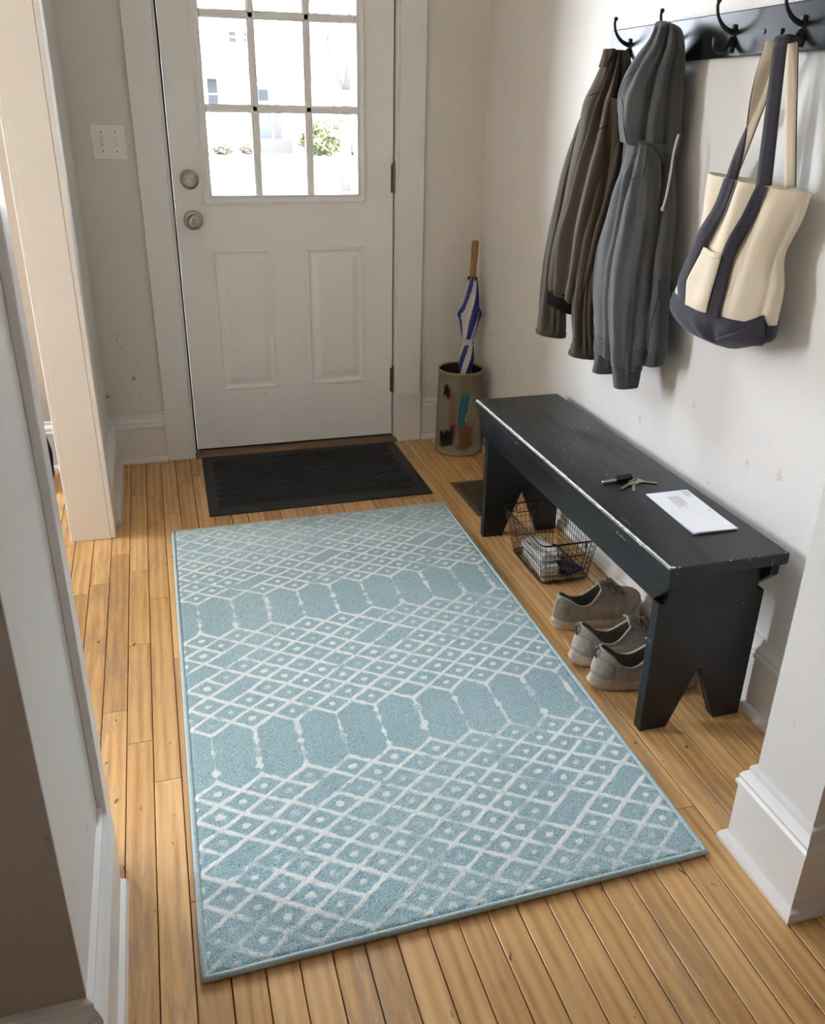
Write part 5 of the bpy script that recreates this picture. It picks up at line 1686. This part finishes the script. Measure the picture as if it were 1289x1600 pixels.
G().box((4.0, HY - 1.0, -0.42), (5.9, HY - 0.061, 0.08)).build('steps', plain('step_brick', (0.03, 0.026, 0.024, 1), 0.9), hs)
def house_window(x0, x1, z0, z1):
    f_ = G().box((x0 - 0.1, HY - 0.09, z0 - 0.1), (x1 + 0.1, HY - 0.031, z1 + 0.1)).build('window', m_sid, hs)
    G().box((x0, HY - 0.11, z0), (x1, HY - 0.091, (z0 + z1) / 2 - 0.03)).build('pane', m_wglass, f_)
    G().box((x0, HY - 0.11, (z0 + z1) / 2 + 0.03), (x1, HY - 0.091, z1)).build('pane', m_wglass, f_)
house_window(3.69, 3.95, 3.62, 3.98); house_window(4.27, 4.5, 3.62, 3.98)
house_window(2.7, 3.1, 1.2, 2.3); house_window(9.2, 10.2, 1.0, 2.3); house_window(-0.5, 0.5, 1.0, 2.3)
house_window(9.2, 10.2, 3.2, 4.4); house_window(0.4, 1.2, 3.2, 4.4)
G().box((2.3, HY - 0.45, 2.36), (3.2, HY - 0.031, 2.46)).build('awning', m_gsid, hs)
G().box((6.2, HY - 0.3, 2.36), (10.8, HY - 0.031, 2.44)).build('awning', m_gsid, hs)

m_leaf = plain('bright_green_leaves', (0.050, 0.058, 0.018, 1), 0.6, var=0.3, scale=3)
m_leaf2 = plain('dry_tan_leaves', (0.05, 0.04, 0.026, 1), 0.8, var=0.3, scale=3)
m_twig = plain('grey_brown_bark', (0.017, 0.015, 0.013, 1), 0.9, var=0.3, scale=12, bump=0.5)
def shrub(cx, cy, z0, rx, rz_, n, label, mat, leaf, seed, name='shrub'):
    r_ = random.Random(seed)
    root = thing(name, label, 'shrub', (cx, cy, z0))
    st = G()
    for k in range(7):
        a = r_.uniform(0, 2 * PI); q = r_.uniform(0.2, 0.6)
        st.tube([(cx, cy, z0), (cx + q * rx * math.cos(a) * 0.6, cy + q * rx * math.sin(a) * 0.6, z0 + rz_ * 0.9), (cx + q * rx * math.cos(a), cy + q * rx * math.sin(a), z0 + rz_ * 1.6)], [0.025, 0.015, 0.005], 5)
    st.build('stems', m_twig, root)
    g = G()
    for k in range(n):
        u_, v_ = r_.uniform(-1, 1), r_.uniform(0, 2 * PI)
        rad = r_.uniform(0.55, 1.0) ** 0.5 * (1 + 0.12 * math.sin(v_ * 5 + u_ * 7))
        s_ = math.sqrt(1 - u_ * u_)
        c = Vector((cx + rx * rad * s_ * math.cos(v_), cy + rx * rad * s_ * math.sin(v_), z0 + rz_ + rz_ * rad * u_))
        if c.z < z0 + 0.02: c.z = z0 + 0.02
        a = Vector((r_.gauss(0, 1), r_.gauss(0, 1), r_.gauss(0, 1))).normalized(); b = a.orthogonal().normalized()
        g.add([c - a * leaf, c + b * leaf * 0.5, c + a * leaf, c - b * leaf * 0.5], [(0, 1, 2, 3)])
    o = g.build('foliage', mat, root, fixn=False); o['kind'] = 'stuff'
shrub(6.80, 33.4, -0.42, 0.90, 0.66, 2600, 'round bright green shrub beside the blue door steps', m_leaf, 0.10, 5)
shrub(3.0, 34.0, -0.42, 0.45, 0.22, 700, 'low tan shrub by the corner window of the house', m_leaf2, 0.07, 6)
shrub(3.95, 34.2, -0.42, 0.28, 0.20, 500, 'small tan shrub left of the blue door steps', m_leaf2, 0.06, 8)
shrub(8.15, 33.8, -0.42, 0.35, 0.26, 500, 'small tan shrub right of the green shrub', m_leaf2, 0.07, 9)

tr = thing('tree', 'bare forked tree in the front yard', 'tree', (3.62, 14.0, -0.42))
r_ = random.Random(11)
G().tube([(3.60, 14, -0.42), (3.61, 14, 0.2), (3.63, 14.0, 0.9), (3.66, 14.0, 1.6)], [0.16, 0.115, 0.10, 0.095], 12).build('trunk', m_twig, tr, smooth=True)
def branch(p, d_, L, r, depth):
    pts = [p]; q = p.copy(); dd = d_.copy()
    for k in range(5):
        dd = (dd + Vector((r_.gauss(0, .10), r_.gauss(0, .10), 0.05))).normalized()
        q = q + dd * L / 5
        pts.append(q.copy())
    G().tube(pts, [r * (1 - 0.13 * k) for k in range(6)], 7).build('branch', m_twig, tr, smooth=True)
    if depth:
        for k in (2, 3, 4, 5):
            nd = (dd + Vector((r_.gauss(0, .6), r_.gauss(0, .6), r_.gauss(0.15, .3)))).normalized()
            branch(pts[k], nd, L * 0.62, r * 0.45, depth - 1)
branch(Vector((3.655, 14, 1.5)), Vector((-0.35, 0, 0.94)).normalized(), 2.2, 0.045, 2)
branch(Vector((3.66, 14, 1.55)), Vector((0.10, 0.05, 1)).normalized(), 2.8, 0.075, 2)
branch(Vector((3.60, 14, 0.95)), Vector((-0.45, 0.1, 0.8)).normalized(), 1.0, 0.022, 1)
